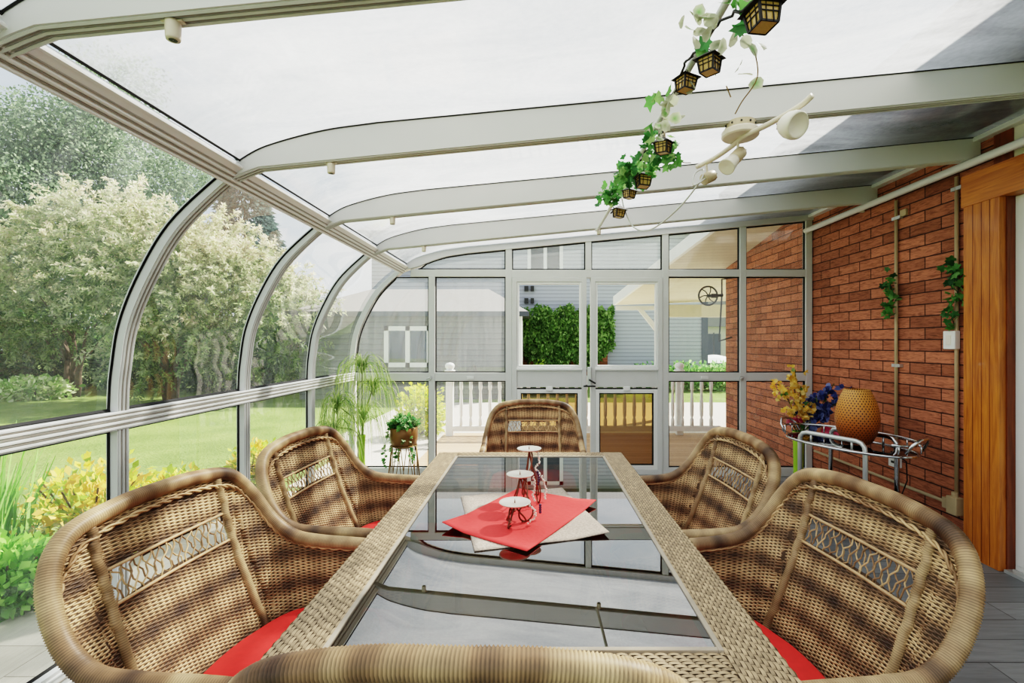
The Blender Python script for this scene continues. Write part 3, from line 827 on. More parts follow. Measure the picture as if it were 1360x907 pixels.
    mb.prism([(x, y, .37) for x, y in out], (0, 0, .03)); mb.build('seat_frame', 'wickerback', root)
    # red seat pad
    mb = MB(); cx = .09; n = len(out); vs = []; lv = [(.93, .402), (.985, .412), (1.0, .43), (1.0, .455), (.985, .472), (.93, .482), (.5, .488)]
    for f, z in lv: vs += [(cx + (x - cx) * f * .985, y * f * .985, z) for x, y in out]
    fs = []
    for l in range(len(lv) - 1):
        for i in range(n): fs.append((l * n + i, l * n + (i + 1) % n, (l + 1) * n + (i + 1) % n, (l + 1) * n + i))
    fs += [tuple(range(n - 1, -1, -1)), tuple((len(lv) - 1) * n + i for i in range(n))]
    mb.add(vs, fs); mb.build('seat_cushion', 'red', root, smooth=True)
    return root
proto = make_chair()
CH = [((-.765, 1.365), -.08, 'tan and brown wicker armchair left of the table, nearest the camera, with red seat pad'),
      ((-.752, 2.17), -.07, 'wicker armchair left of the table, the farther one beside the glass wall'),
      ((.642, 1.35), PI + .10, 'dark striped wicker armchair right of the table, nearest the camera'),
      ((.612, 2.145), PI + .06, 'wicker armchair right of the table, the farther one toward the brick wall'),
      ((-.012, 3.36), -PI / 2, 'wicker armchair at the far head of the table facing the camera, before the doors'),
      ((-.098, .955), PI / 2 - .02, 'wicker armchair at the near head of the table, only its thick wrapped top rail showing')]
for i, (xy, rz, lb) in enumerate(CH):
    o = proto if i == 0 else copy_tree(proto)
    o.location = (xy[0], xy[1], 0); o.rotation_euler.z = rz; o.scale = (1, .96, .97) if i == 4 else (1, 1.015, 1)
    tag(o, lb, 'chair', 'wicker armchairs around the table')

# ================================================================== dining table
TX0, TX1, TY0, TY1, TZ = -.555, .505, .885, 2.82, .74
root = empty('dining_table', (0, 0, 0), 0, 'long patio dining table with woven tan border and dark glass top', 'table')
BW = .112
def weave_border(mb, x0, x1, y0, y1, along):
    """flat reed woven over and under: raised patches running along one side"""
    ln = (y1 - y0) if along == 'y' else (x1 - x0); wd = (x1 - x0) if along == 'y' else (y1 - y0)
    nr = max(1, int(round(wd / .0095))); st = .027
    for r in range(nr):
        off = (r % 3) * st / 3 * 2 + (r // 3 % 2) * .006
        k = -1
        while k * st + off < ln:
            a = max(0, k * st + off); b = min(ln, k * st + off + st * .97); k += 1
            if b - a < .004: continue
            w0 = r * wd / nr + .0007; w1 = (r + 1) * wd / nr - .0007
            c = np.array(C(186, 163, 130)[:3]) * random.uniform(.72, 1.12)
            vs = []; cs = []
            for j in range(5):
                t = j / 4; h = .0026 * math.sin(PI * t) ** .7
                for wv in (w0, (w0 + w1) / 2, w1):
                    q = a + (b - a) * t; hh = TZ - .003 + h + (.0008 if wv not in (w0, w1) else 0)
                    vs.append((x0 + wv, y0 + q, hh) if along == 'y' else (x0 + q, y0 + wv, hh)); cs.append(tuple(c * (.62 if j in (0, 4) else 1)))  # reed ends painted darker for the shade in the gaps
            fs = []
            for j in range(4):
                for m in range(2):
                    f = (j * 3 + m, j * 3 + m + 1, j * 3 + m + 4, j * 3 + m + 3); fs.append(f if along == 'y' else f[::-1])
            mb.add(vs, fs, cs)
mb = MB()
weave_border(mb, TX0, TX0 + BW, TY0, TY1, 'y'); weave_border(mb, TX1 - BW, TX1, TY0, TY1, 'y')
weave_border(mb, TX0 + BW, TX1 - BW, TY0, TY0 + BW, 'x'); weave_border(mb, TX0 + BW, TX1 - BW, TY1 - BW, TY1, 'x')
mb.build('woven_border', 'tablewicker', root, smooth=True)
mb = MB()
for b in ((TX0, TX0 + BW, TY0, TY1), (TX1 - BW, TX1, TY0, TY1), (TX0 + BW, TX1 - BW, TY0, TY0 + BW), (TX0 + BW, TX1 - BW, TY1 - BW, TY1)):
    mb.box((b[0], b[2], TZ - .045), (b[1], b[3], TZ - .0032))
mb.build('frame', 'wickerback', root)
ap = MB()
def apron_side(mb, p, q, z0, z1):
    d = (Vector(q) - Vector(p)); nrm = Vector((d.y, -d.x, 0)).normalized(); rows = int((z1 - z0) / .012); cells = int(d.length / .036)
    for r in range(rows):
        za, zb = z0 + (z1 - z0) * r / rows + .0006, z0 + (z1 - z0) * (r + 1) / rows - .0006
        for k in range(cells):
            a = Vector(p) + d * ((k + (.5 if r % 2 else 0)) / (cells + .5)); b = a + d * (.97 / (cells + .5)); m = (a + b) / 2 + nrm * .004
            c = tuple(np.array(C(190, 164, 128)[:3]) * random.uniform(.75, 1.1))
            mb.add([(a.x, a.y, za), (m.x, m.y, za), (b.x, b.y, za), (a.x, a.y, zb), (m.x, m.y, zb), (b.x, b.y, zb)], [(0, 1, 4, 3), (1, 2, 5, 4)], c)
for p, q in (((TX0, TY0, 0), (TX1, TY0, 0)), ((TX1, TY0, 0), (TX1, TY1, 0)), ((TX1, TY1, 0), (TX0, TY1, 0)), ((TX0, TY1, 0), (TX0, TY0, 0))):
    apron_side(ap, p, q, TZ - .044, TZ - .002)
ap.build('apron', 'tablewicker', root)
tw = .012; a0, a1, b0, b1 = TX0 + BW, TX1 - BW, TY0 + BW, TY1 - BW
mb = MB()
for b in ((a0, a0 + tw, b0, b1), (a1 - tw, a1, b0, b1), (a0 + tw, a1 - tw, b0, b0 + tw), (a0 + tw, a1 - tw, b1 - tw, b1)):
    mb.box((b[0], b[2], TZ - .03), (b[1], b[3], TZ + .004))
mb.build('inner_trim', 'tabletrim', root, bevel=.0015)
MB().poly([(a0 + tw, b0 + tw, TZ), (a1 - tw, b0 + tw, TZ), (a1 - tw, b1 - tw, TZ), (a0 + tw, b1 - tw, TZ)]).build('glass_top', 'tableglass', root)
mb = MB(); mb.box((a0, (b0 + b1) / 2 - .02, TZ - .045), (a1, (b0 + b1) / 2 + .02, TZ - .02)); mb.build('cross_bar', 'tabletrim', root)
for x in (TX0 + .05, TX1 - .05):
    for y in (TY0 + .05, TY1 - .05):
        mb = MB(); s = .038
        mb.box((x - s + .004, y - s + .004, .01), (x + s - .004, y + s - .004, TZ - .045), col=dye(.6))
        for p, q in (((x - s, y - s, 0), (x + s, y - s, 0)), ((x + s, y - s, 0), (x + s, y + s, 0)), ((x + s, y + s, 0), (x - s, y + s, 0)), ((x - s, y + s, 0), (x - s, y - s, 0))):
            apron_side(mb, p, q, .012, TZ - .046)
        mb.lathe([(.02, 0), (.022, .012)], 10, Matrix.Translation((x, y, 0)), dye(1)); mb.build('leg', 'tablewicker', root)

# cloths on the table
def cloth(name, corners, z, mat, thick=.004, lift=None, seed=0):
    P = [Vector((x, y, 0)) for x, y in corners]; n = 22; mb = MB(); top = []
    for i in range(n + 1):
        for j in range(n + 1):
            u, v = i / n, j / n
            p = (P[0] * (1 - u) + P[1] * u) * (1 - v) + (P[3] * (1 - u) + P[2] * u) * v
            h = z + thick + .0012 * mnoise.noise(Vector((p.x * 14 + seed, p.y * 14, seed)))
            if lift: h += lift(u, v)
            top.append(Vector((p.x, p.y, h)))
    nn = (n + 1) ** 2; vs = top + [p - Vector((0, 0, thick)) for p in top]; fs = []
    for i in range(n):
        for j in range(n):
            a = i * (n + 1) + j; b = a + n + 1
            fs.append((a, b, b + 1, a + 1)); fs.append((nn + a, nn + a + 1, nn + b + 1, nn + b))
    edge = [i * (n + 1) for i in range(n + 1)] + [n * (n + 1) + j for j in range(1, n + 1)] + [i * (n + 1) + n for i in range(n - 1, -1, -1)] + [j for j in range(n - 1, 0, -1)]
    for k in range(len(edge)):
        a, b = edge[k], edge[(k + 1) % len(edge)]; fs.append((b, a, nn + a, nn + b))
    mb.add(vs, fs); return mb.build(name, mat, None, smooth=True)
o = cloth('placemat', [(-.184, 1.473), (.247, 1.594), (.12, 2.115), (-.306, 1.998)], TZ + .001, 'burlap', .003, lambda u, v: .010 * max(0, u - .75) * 4 * (1 - v) ** 2, 1)
tag(o, 'taupe woven placemat lying askew under the red cloth on the table', 'placemat')
o = cloth('table_runner', [(-.318, 1.657), (-.023, 1.46), (.243, 1.905), (-.07, 2.09)], TZ + .0062, 'redcloth', .003, lambda u, v: .018 * max(0, (1 - u) * (1 - v) - .72) * 3 + .010 * max(0, u * v - .75) * 4, 3)
tag(o, 'red rectangular cloth set diagonally under the candle holder', 'cloth')

# three-plate iron candle holder with strings of beads
ZT = TZ + .0105
ch = empty('candle_holder', (-.055, 1.78, ZT), 0, 'rusty iron candle holder with three pale round plates and beads on the red cloth', 'candle holder')
def W(p): return Vector(p) - Vector((-.055, 1.78, ZT))
plates = [(-.068, 1.665, .826, .055), (-.055, 1.83, .878, .052), (-.022, 1.97, .944, .050)]
mb = MB()
def loop_wire(mb, cx, cy, r, az, z0, rx=1.0, a0=0, a1=2 * PI, rad=.0032):
    ux, uy = math.cos(az), math.sin(az); pts = []
    for k in range(25):
        a = a0 + (a1 - a0) * k / 24
        pts.append(W((cx + ux * math.cos(a) * r * rx, cy + uy * math.cos(a) * r * rx, z0 + r + math.sin(a) * r)))
    mb.tube(pts, rad, 6)
for (x, y, z, r) in plates:
    h = z - ZT
    for az in (.5, 2.3, 4.2):
        dx, dy = math.cos(az) * .035, math.sin(az) * .035
        pts = catmull([(x, y, z - .004), (x + dx * .4, y + dy * .4, z - h * .4), (x + dx, y + dy, ZT + h * .25 + .003), (x + dx * 1.25, y + dy * 1.25, ZT + .004), (x + dx * .75, y + dy * .75, ZT + .006)], 5)
        mb.tube([W(p) for p in pts], .0032, 6)
loop_wire(mb, -.03, 1.70, .03, .6, ZT); loop_wire(mb, .015, 1.90, .042, 1.9, ZT, .55); loop_wire(mb, -.085, 1.68, .026, 1.4, ZT, .8)
mb.tube([W(p) for p in catmull([(-.068, 1.665, .815), (-.03, 1.72, .80), (-.03, 1.79, .86), (-.055, 1.83, .872), (-.02, 1.88, .88), (-.01, 1.93, .93), (-.022, 1.97, .94)], 6)], .0032, 6)
mb.build('wire_frame', 'iron', ch, smooth=True)
for (x, y, z, r) in plates:
    mb = MB(); mb.lathe([(1e-4, -.002), (r * .9, -.001), (r, .004), (r * .985, .005), (r * .9, .0015), (1e-4, .0005)], 32, Matrix.Translation(W((x, y, z))))
    pl = mb.build('plate', 'plate', ch, smooth=True)
    MB().lathe([(.0022, 0), (.0016, .008), (.0002, .016)], 8, Matrix.Translation(W((x, y, z)))).build('candle_spike', 'iron', pl)
mb = MB()
for P in ([(-.02, 1.665, .82), (.0, 1.665, .80), (.0, 1.67, .775), (-.02, 1.66, .758)], [(-.005, 1.83, .87), (.0, 1.835, .84), (-.005, 1.84, .80), (-.002, 1.84, .775)], [(.01, 1.965, .935), (.02, 1.96, .90), (.005, 1.95, .87), (.03, 1.93, .84), (.045, 1.92, .80), (.04, 1.91, .762)]):
    mb = MB()
    for q in resample(catmull(P, 5), .0052)[0]: mb.sphere(W(q) + Vector((random.uniform(-.003, .003), random.uniform(-.003, .003), 0)), random.uniform(.0032, .0048), 7, 4)
    mb.build('white_bead_string', 'bead', ch, smooth=True)

mb = MB()
for P in ([(.012, 1.90, .87), (.018, 1.895, .85), (.014, 1.89, .825)], [(.02, 1.72, .80), (.02, 1.72, .775)]):
    mb = MB()
    for q in resample(catmull(P, 4), .008)[0]: mb.sphere(W(q), .0055, 8, 5)
    mb.build('purple_bead_string', 'bead2', ch, smooth=True)


# ================================================================== bar cart
u = Vector((.21, -.43, 0)).normalized(); v = Vector((u.y * -1, u.x, 0)); v = Vector((.90, .44, 0)).normalized()
CC = Vector((2.335, 3.59, 0)) + u * -.01
cart = empty('bar_cart', tuple(CC), 0, 'oval chrome bar cart with black glass shelves against the brick wall', 'cart')
def cp(a, b, z): return u * a + v * b + Vector((0, 0, z))
def oval(a, b, z, n=48, off=(0, 0)): return [cp(a * math.copysign(abs(math.cos(2 * PI * i / n)) ** .9, math.cos(2 * PI * i / n)) + off[0], b * math.sin(2 * PI * i / n) + off[1], z) for i in range(n)]
for z, nm in ((.62, 'shelf_glass'), (.25, 'shelf_glass')):
    mb = MB(); mb.prism(oval(.45, .235, z), (0, 0, .006)); sh = mb.build(nm, 'smoke', cart)
    mb = MB(); mb.tube(oval(.455, .24, z + .003), .010, 8, closed=True); mb.build('shelf_rim', 'chrome', sh, smooth=True)
mb = MB(); R_ = oval(.47, .25, .70)
mb.tube(R_[0:25], .009, 8); mb.tube(R_[-5:] , .009, 8); mb.tube(R_[24:29], .009, 8)
for i in (1, 7, 17, 23, 28, 44): mb.tube([R_[i], R_[i] - Vector((0, 0, .06))], .006, 6)
mb.build('gallery_rail', 'chrome', cart, smooth=True)
mb = MB()
for sg in (-1, 1):
    b = sg * .19; P = [cp(-.24, b, .065), cp(-.24, b, .62), cp(-.235, b, .66), cp(-.215, b, .685), cp(-.18, b, .695), cp(.18, b, .695), cp(.215, b, .685), cp(.235, b, .66), cp(.24, b, .62), cp(.24, b, .065)]
    m1 = MB(); m1.tube(P, .0165, 12); m1.build('side_frame', 'satin' if sg < 0 else 'chrome', cart, smooth=True)
    m2 = MB(); m2.tube([cp(-.235, b, .62), cp(.235, b, .62)], .009, 8)
    for q in (-.15, .15): m2.tube([cp(q, b, .62), cp(q, b, .69)], .008, 8)
    m2.build('side_bar', 'satin' if sg < 0 else 'chrome', cart, smooth=True)
    for q in (-.24, .24):
        m3 = MB(); m3.sphere(cp(q, b, .032), .031, 14, 10); m3.tube([cp(q, b, .05), cp(q, b, .075)], .012, 8); m3.build('caster', 'chrome', cart, smooth=True)
for q in (-.44, .44):
    m4 = MB(); m4.tube([cp(q, -.10, .65), cp(q * 1.08, -.09, .71), cp(q * 1.14, -.05, .745), cp(q * 1.16, 0, .75), cp(q * 1.14, .05, .745), cp(q * 1.08, .09, .71), cp(q, .10, .65)], .010, 8); m4.build('push_handle', 'chrome', cart, smooth=True)

# bamboo lamp
prof = [(.085, 0), (.098, .008), (.126, .06), (.147, .12), (.1525, .17), (.150, .22), (.138, .28), (.118, .335), (.098, .375), (.090, .392), (.080, .394)]
mb = MB(); n = 64; P2 = catmull([(r * .93, 0, z) for r, z in prof], 4); mb.lathe([(p.x, p.z) for p in P2], n, caps=False)
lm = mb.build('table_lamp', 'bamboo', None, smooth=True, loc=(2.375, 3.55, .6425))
uvl = lm.data.uv_layers.new(name='UVMap'); zmax = .394
for pl in lm.data.polygons:
    for li in pl.loop_indices:
        vi = lm.data.loops[li].vertex_index; j = vi % n; q = lm.data.vertices[vi].co
        uu = j / n
        if j == 0 and any(lm.data.loops[k].vertex_index % n == n - 1 for k in pl.loop_indices): uu = 1.0
        uvl.data[li].uv = (uu, q.z / zmax)
tag(lm, 'egg-shaped woven bamboo lamp in amber brown on the chrome bar cart', 'lamp')
MB().lathe([(.001, .378), (.084, .378)], 32, caps=False).build('diffuser_top', 'ivory', lm)
cd = MB(); cd.tube([cp(.30, .0, .63), cp(.33, .13, .55), cp(.30, .20, .40), cp(.22, .24, .20), cp(.1, .22, .10)], .004, 6)
cd.build('cord', 'black', lm, loc=CC - Vector((2.375, 3.55, .6425)))
# ================================================================== plants indoors
def vase_profile(): return [(.082, 0), (.080, .008), (.066, .03), (.040, .065), (.030, .10), (.028, .16), (.029, .26), (.032, .33), (.0345, .372), (.030, .370), (.026, .30)]
def lime_vase(loc, label, s=1.0):
    mb = MB(); P2 = catmull([(r, 0, z) for r, z in vase_profile()], 4); mb.lathe([(p.x * s, p.z * s) for p in P2], 28, caps=False)
    mb.poly([(.082 * s * math.cos(a), -.082 * s * math.sin(a), 0) for a in np.linspace(0, 2 * PI, 24, endpoint=False)])
    return tag(mb.build('flower_vase', 'lime', None, smooth=True, loc=loc), label, 'vase')
def ribbon(mb, pts, w, col, side=None):
    n = len(pts); vs = []; cs = []
    s = side or Vector((random.gauss(0, 1), random.gauss(0, 1), random.gauss(0, .3))).normalized()
    for i, p in enumerate(pts):
        ww = w * (1 - (i / (n - 1)) ** 2 * .85)
        vs += [p - s * ww, p + s * ww]; k = .8 + .35 * i / n
        cs += [tuple(c * k for c in col[:3])] * 2
    mb.add(vs, [(2 * i, 2 * i + 1, 2 * i + 3, 2 * i + 2) for i in range(n - 1)], cs)

VL = Vector((-1.655, 4.62, .0))
std = MB()
for a in (0, 2.1, 4.2):
    std.tube([(.10 * math.cos(a), .10 * math.sin(a), 0), (.07 * math.cos(a), .07 * math.sin(a), .10)], .009, 8)
std.lathe([(.10, .10), (.115, .104), (.115, .114), (.10, .118)], 28)
o = std.build('plant_stool', 'darkcedar', None, smooth=False, loc=VL); tag(o, 'low round wooden stool under the left lime green vase', 'stool')
lime_vase(VL + Vector((0, 0, .1185)), 'lime green long-necked vase in the far left corner holding arching grass')
pg = empty('potted_grass', VL + Vector((0, 0, .46)), 0, 'tall artificial grass plant with drooping thin green strands in the left lime vase', 'plant')
mb = MB(); lv = MB()
heads = [((-.10, -.34, .38), 130), ((.02, -.05, .72), 150), ((.07, -.15, .26), 120), ((.10, .02, .50), 110), ((-.08, -.46, .20), 90)]
for (hx, hy, hz), nst in heads:
    st = catmull([(0, 0, -.06), (hx * .25, hy * .25, hz * .45), (hx * .8, hy * .8, hz * .85), (hx, hy, hz)], 6)
    mb.tube(st, .0052, 6, True, C(124, 142, 64))
    for k in range(nst):
        a = random.uniform(0, 2 * PI); ln = random.uniform(.20, .40); up = random.uniform(.02, .13); t = random.uniform(0, .10)
        c = random.choice([C(158, 188, 92), C(180, 204, 122), C(124, 160, 78), C(200, 216, 150), C(104, 142, 72)])
        dx, dy = math.cos(a) * ln * .74, math.sin(a) * ln * .74
        b = Vector((hx, hy, hz - t))
        P = [b, b + Vector((dx * .3, dy * .3, up)), b + Vector((dx * .75, dy * .75, up * .7 - .02)), b + Vector((dx * .97, dy * .97, -ln * .45)), b + Vector((dx * 1.03, dy * 1.03, -ln * .85))]
        lim = -1.825 - VL.x
        P = [Vector((max(p.x, lim + .004 * (i % 3)), min(p.y, .30), p.z)) for i, p in enumerate(P)]
        ribbon(lv, catmull(P, 3), .0028, c)
mb.build('stalk', 'leaf', pg, smooth=True); lv.build('strand_leaves', 'leaf', pg)

# ivy leaf geometry
IVY = [(0, 0), (.22, -.12), (.46, .02), (.34, .28), (.50, .58), (.22, .62), (0, 1.0), (-.22, .62), (-.50, .58), (-.34, .28), (-.46, .02), (-.22, -.12)]
RND = [(0, 0), (.3, .12), (.46, .42), (.38, .76), (0, 1.0), (-.38, .76), (-.46, .42), (-.3, .12)]
def leaf(mb, base, d, size, col, shape=IVY, edge=None, fold=.18):
    d = Vector(d).normalized(); s = d.cross(Vector((random.gauss(0, 1), random.gauss(0, 1), random.gauss(0, 1)))).normalized(); u_ = s.cross(d)
    c = Vector(base) + d * size * .42
    vs = [c]; cs = [tuple(col[:3])]
    for x, y in shape:
        vs.append(Vector(base) + d * y * size + s * x * size + u_ * (abs(x) * fold * size - .12 * y * y * size)); cs.append(tuple((edge or col)[:3]))
    n = len(shape); mb.add(vs, [(0, i + 1, (i + 1) % n + 1) for i in range(n)], cs)
GREENS = [C(70, 128, 66), C(96, 158, 78), C(122, 178, 100), C(84, 140, 84), C(156, 196, 124)]
PALE = [C(176, 186, 142), C(200, 204, 172), C(150, 158, 110), C(136, 148, 112)]
def rnd(s=1): return Vector((random.gauss(0, s), random.gauss(0, s), random.gauss(0, s)))

PS = Vector((-1.225, 4.52, 0))
ps = empty('plant_stand', PS, 0, 'bronze planter bowl on a brass hairpin wire stand beside the left vase', 'plant stand')
mb = MB(); mb.lathe([(.085, .40), (.115, .42), (.128, .50), (.126, .585), (.118, .59), (.116, .55), (.001, .55)], 32); mb.build('planter_bowl', 'bronze', ps, smooth=True)
MB().lathe([(.001, .56), (.117, .56)], 24, caps=False).build('soil', 'soil', ps)
mb = MB(); nl = 8
for k in range(nl):
    a = 2 * PI * k / nl; a2 = 2 * PI * (k + .5) / nl; a3 = 2 * PI * (k + 1) / nl
    lo = Vector((.155 * math.cos(a2), .155 * math.sin(a2), 0))
    mb.tube([(.118 * math.cos(a), .118 * math.sin(a), .42), lo], .0042, 6); mb.tube([(.118 * math.cos(a3), .118 * math.sin(a3), .42), lo], .0042, 6)
mb.tube([(.12 * math.cos(a), .12 * math.sin(a), .42) for a in np.linspace(0, 2 * PI, 28, endpoint=False)], .0045, 6, closed=True)
mb.build('wire_legs', 'goldwire', ps, smooth=True)
iv = empty('potted_ivy', PS + Vector((0, 0, .56)), 0, 'trailing variegated ivy spilling over the bronze planter bowl', 'plant')
mb = MB(); st = MB()
for k in range(30):
    a = random.uniform(0, 2 * PI); r = random.uniform(.05, .13); h = random.uniform(.04, .13)
    trail = k in (2, 5, 9, 13, 17, 21)
    P = [(0, 0, 0), (r * .5 * math.cos(a), r * .5 * math.sin(a), h), (r * 1.1 * math.cos(a), r * 1.1 * math.sin(a), h * .8)]
    if trail: dr = random.uniform(.08, .34); P += [(r * 1.5 * math.cos(a), r * 1.5 * math.sin(a), -.02 - dr * .3), (r * 1.6 * math.cos(a), r * 1.6 * math.sin(a), -dr)]
    Q = catmull(P, 5); st.tube(Q, .0018, 4, True, C(70, 96, 50))
    for q in Q[2:]:
        for _ in range(3):
            c = random.choice(GREENS[:4]); leaf(mb, q + rnd(.012), rnd() + Vector((math.cos(a), math.sin(a), -.4)), random.uniform(.026, .044), c, IVY, random.choice([C(190, 204, 160), c, c]))
st.build('stem', 'leaf', iv); mb.build('ivy_leaves', 'leaf', iv)

# vase with yellow, blue and pink flowers by the cart
VR = Vector((2.42, 4.42, 0))
lime_vase(VR + Vector((0, 0, .0)), 'lime green tall vase behind the bar cart holding silk flowers', 1.5)
def flower_spray(name, label, base, stems, petal_cols, nflow, fsize, spread):
    e = empty(name, base, 0, label, 'flowers'); s_ = MB()
    lf_ = MB()
    for P in stems:
        Q = catmull(P, 8); s_.tube(Q, .004, 6, True, C(96, 104, 52))
        for _ in range(nflow):
            f_ = MB(); t = random.uniform(.45, 1.0); q = Q[min(len(Q) - 1, int(t * len(Q)))] + rnd(spread)
            ax = (rnd() + Vector((0, -1.2, .3))).normalized(); np_ = 5
            s1 = ax.orthogonal().normalized(); s2 = ax.cross(s1)
            for k in range(np_):
                an = 2 * PI * k / np_; d = s1 * math.cos(an) + s2 * math.sin(an) + ax * .35
                leaf(f_, q, d, fsize * random.uniform(.8, 1.15), random.choice(petal_cols), RND)
            f_.build('blossom', 'leafmatte', e)
        for _ in range(6):
            f_ = lf_; q = Q[random.randint(3, len(Q) - 1)]; leaf(f_, q, rnd(), .045, random.choice(GREENS), RND)

    s_.build('stem', 'leaf', e, smooth=True); lf_.build('leaves', 'leaf', e); return e
VT = VR + Vector((0, 0, .55))
flower_spray('yellow_flowers', 'spray of yellow silk blossoms standing in the vase by the bar cart', VT,
             [[(0, 0, -.12), (-.03, -.02, .12), (-.06, -.05, .32), (-.05, -.04, .58)], [(0, 0, -.12), (-.05, -.02, .1), (-.12, -.06, .3), (-.24, -.1, .46)], [(0, 0, -.12), (-.02, -.05, .1), (-.04, -.1, .3), (-.02, -.08, .44)], [(0, 0, -.1), (-.02, -.05, .1), (.0, -.1, .2), (.03, -.12, .27)]],
             [C(236, 208, 110), C(240, 220, 146), C(222, 184, 86)], 24, .036, .030)
flower_spray('blue_flowers', 'blue silk delphiniums leaning right in the vase by the bar cart', VT,
             [[(0, 0, -.12), (.03, -.02, .1), (.09, -.05, .22), (.14, -.06, .36)], [(0, 0, -.12), (.05, -.02, .08), (.16, -.06, .24), (.29, -.06, .46)], [(0, 0, -.12), (.05, -.02, .06), (.2, -.06, .2), (.42, -.05, .36)], [(0, 0, -.1), (.05, -.04, .05), (.12, -.09, .12), (.17, -.1, .2)]],
             [C(74, 90, 150), C(98, 116, 172), C(58, 70, 122), C(124, 138, 186)], 17, .048, .030)
pk = empty('pink_tulips', VT, 0, 'pink silk tulip buds low in the vase by the bar cart', 'flowers')
s_ = MB(); f_ = MB()
for P in ([(0, 0, -.1), (-.05, -.05, .03), (-.11, -.09, .10)], [(0, 0, -.1), (-.02, -.06, .03), (-.05, -.1, .10)], [(0, 0, -.1), (.06, -.05, .0), (.15, -.1, .02)], [(0, 0, -.1), (.07, -.06, -.02), (.20, -.11, .0)]):
    f_ = MB(); Q = catmull(P, 6); s_.tube(Q, .0035, 6, True, C(96, 124, 60)); d = (Q[-1] - Q[-2]).normalized()
    for k in range(5):
        leaf(f_, Q[-1] + rnd(.006), d + rnd(.16), .085, random.choice([C(204, 96, 128), C(178, 60, 96), C(220, 130, 150)]), RND)
    f_.build('tulip_bud', 'leafmatte', pk)
s_.build('stem', 'leaf', pk)

# ================================================================== lights and garland under the roof
t = MB(); t.tube(catmull([(.525, .30, 2.312), (.525, 1.2, 2.312), (.525, 3.2, 2.314), (.52, 3.9, 2.314), (.515, 4.02, 2.316)], 6), .0115, 8)
tag(t.build('pipe', 'white', smooth=True), 'thin white pipe running under the roof rafters behind the ivy garland', 'pipe')
CYL = [(-.915, 1.22, 'hanging from the nearest rafter at the top left'), (-.92, 2.18, 'on the long rafter that carries the spotlight bar, left end'), (-.92, 3.12, 'left end of the rafter second from the far wall'), (-.93, 4.05, 'left end of the rafter next to the far wall'), (.575, 2.18, 'half hidden by the ivy garland'), (.54, 4.05, 'above the double door')]
def ibot(x): return 2.218 + (x + .7) * .0966 if x > -.7 else np.interp(x, [-1.235, -.95, -.7], [2.165, 2.193, 2.218])
for i, (x, y, where) in enumerate(CYL):
    z = ibot(x) - .003
    e = empty('ceiling_fitting', (x, y, z), 0, 'small white cylindrical ceiling fitting ' + where, 'ceiling fitting', 'white ceiling fittings under the rafters')
    MB().lathe([(.0155, -.048), (.017, -.043), (.018, -.006), (.018, 0)], 18).build('cup', 'ivory', e, smooth=True)
    MB().box((-.028, -.009, -.004), (.028, .009, 0)).build('mount_plate', 'ivory', e, bevel=.003)
    MB().lathe([(.001, -.0485), (.010, -.0485)], 14, caps=False).build('socket_hole', 'steel', e)

# curved spotlight bar
TB = Vector((.93, 2.18, 2.373))
tl = empty('track_light', TB, 0, 'cream curved ceiling spotlight bar with three swivel heads on the rafter', 'ceiling light')
def T(p): return Vector(p) - TB
mb = MB(); mb.lathe([(.062, -.032), (.064, .0)], 28); mb.build('canopy_collar', 'beigemetal', tl, smooth=False)
mb = MB(); mb.lathe([(.001, -.066), (.074, -.066), (.080, -.060), (.080, -.040), (.074, -.033), (.06, -.032)], 32); mb.build('canopy', 'ivory', tl, smooth=False)
sc_ = MB()
for a in np.linspace(0, 2 * PI, 10, endpoint=False): sc_.sphere((.064 * math.cos(a), .064 * math.sin(a), -.014), .005, 6, 4)
sc_.build('canopy_screws', 'steel', tl)
bar = catmull([(1.062, 1.845, 2.325), (1.045, 1.90, 2.312), (.985, 2.02, 2.298), (.935, 2.16, 2.302), (.925, 2.25, 2.300), (.895, 2.40, 2.298), (.853, 2.53, 2.303)], 6)
mb = MB(); mb.tube([T(p) for p in bar], .0115, 12); mb.build('bar', 'ivory', tl, smooth=True)
mb = MB(); mb.tube([T((.935, 2.16, 2.33)), T((.935, 2.16, 2.30))], .014, 10); mb.build('hub', 'ivory', tl)
def head(pos, aim, shade_, joint, seed=0):
    mb = MB(); mb.tube([T(joint), T(pos)], .006, 8); mb.build('swivel_stem', 'ivory', tl)
    R_ = Vector(aim).normalized().to_track_quat('Z', 'Y').to_matrix().to_4x4(); mt = Matrix.Translation(T(pos)) @ R_
    mb = MB(); mb.lathe([(.001, -.042), (.022, -.040), (.028, -.034), (.029, .028), (.026, .03)], 20, mt); hd = mb.build('lamp_head', 'beigemetal' if shade_ != 'eye' else 'ivory', tl, smooth=True)
    v_ = MB()
    for a in np.linspace(0, 2 * PI, 8, endpoint=False): v_.sphere(mt @ Vector((.024 * math.cos(a), .024 * math.sin(a), -.038)), .0035, 6, 4)
    v_.build('vent_hole', 'steel', hd)
    if shade_ == 'bell':
        mb = MB(); mb.lathe([(.026, .026), (.030, .05), (.036, .085), (.038, .098), (.034, .098), (.001, .09)], 24, mt); mb.build('lamp_shade', 'frost', hd, smooth=True)
    elif shade_ == 'eye':
        mb = MB(); mb.lathe([(.024, -.03), (.040, -.016), (.050, .006), (.054, .030), (.052, .046), (.046, .054), (.038, .046), (.001, .040)], 28, mt); mb.build('lamp_shade', 'frost', hd, smooth=True)
    return hd
head((1.002, 1.90, 2.238), (.25, -.8, -.38), 'eye', (1.03, 1.93, 2.305))
head((.925, 2.20, 2.232), (-.62, -.35, -.62), 'bell', (.93, 2.20, 2.30))
h3 = head((.885, 2.46, 2.222), (-.80, -.30, -.42), 'none', (.875, 2.46, 2.298))
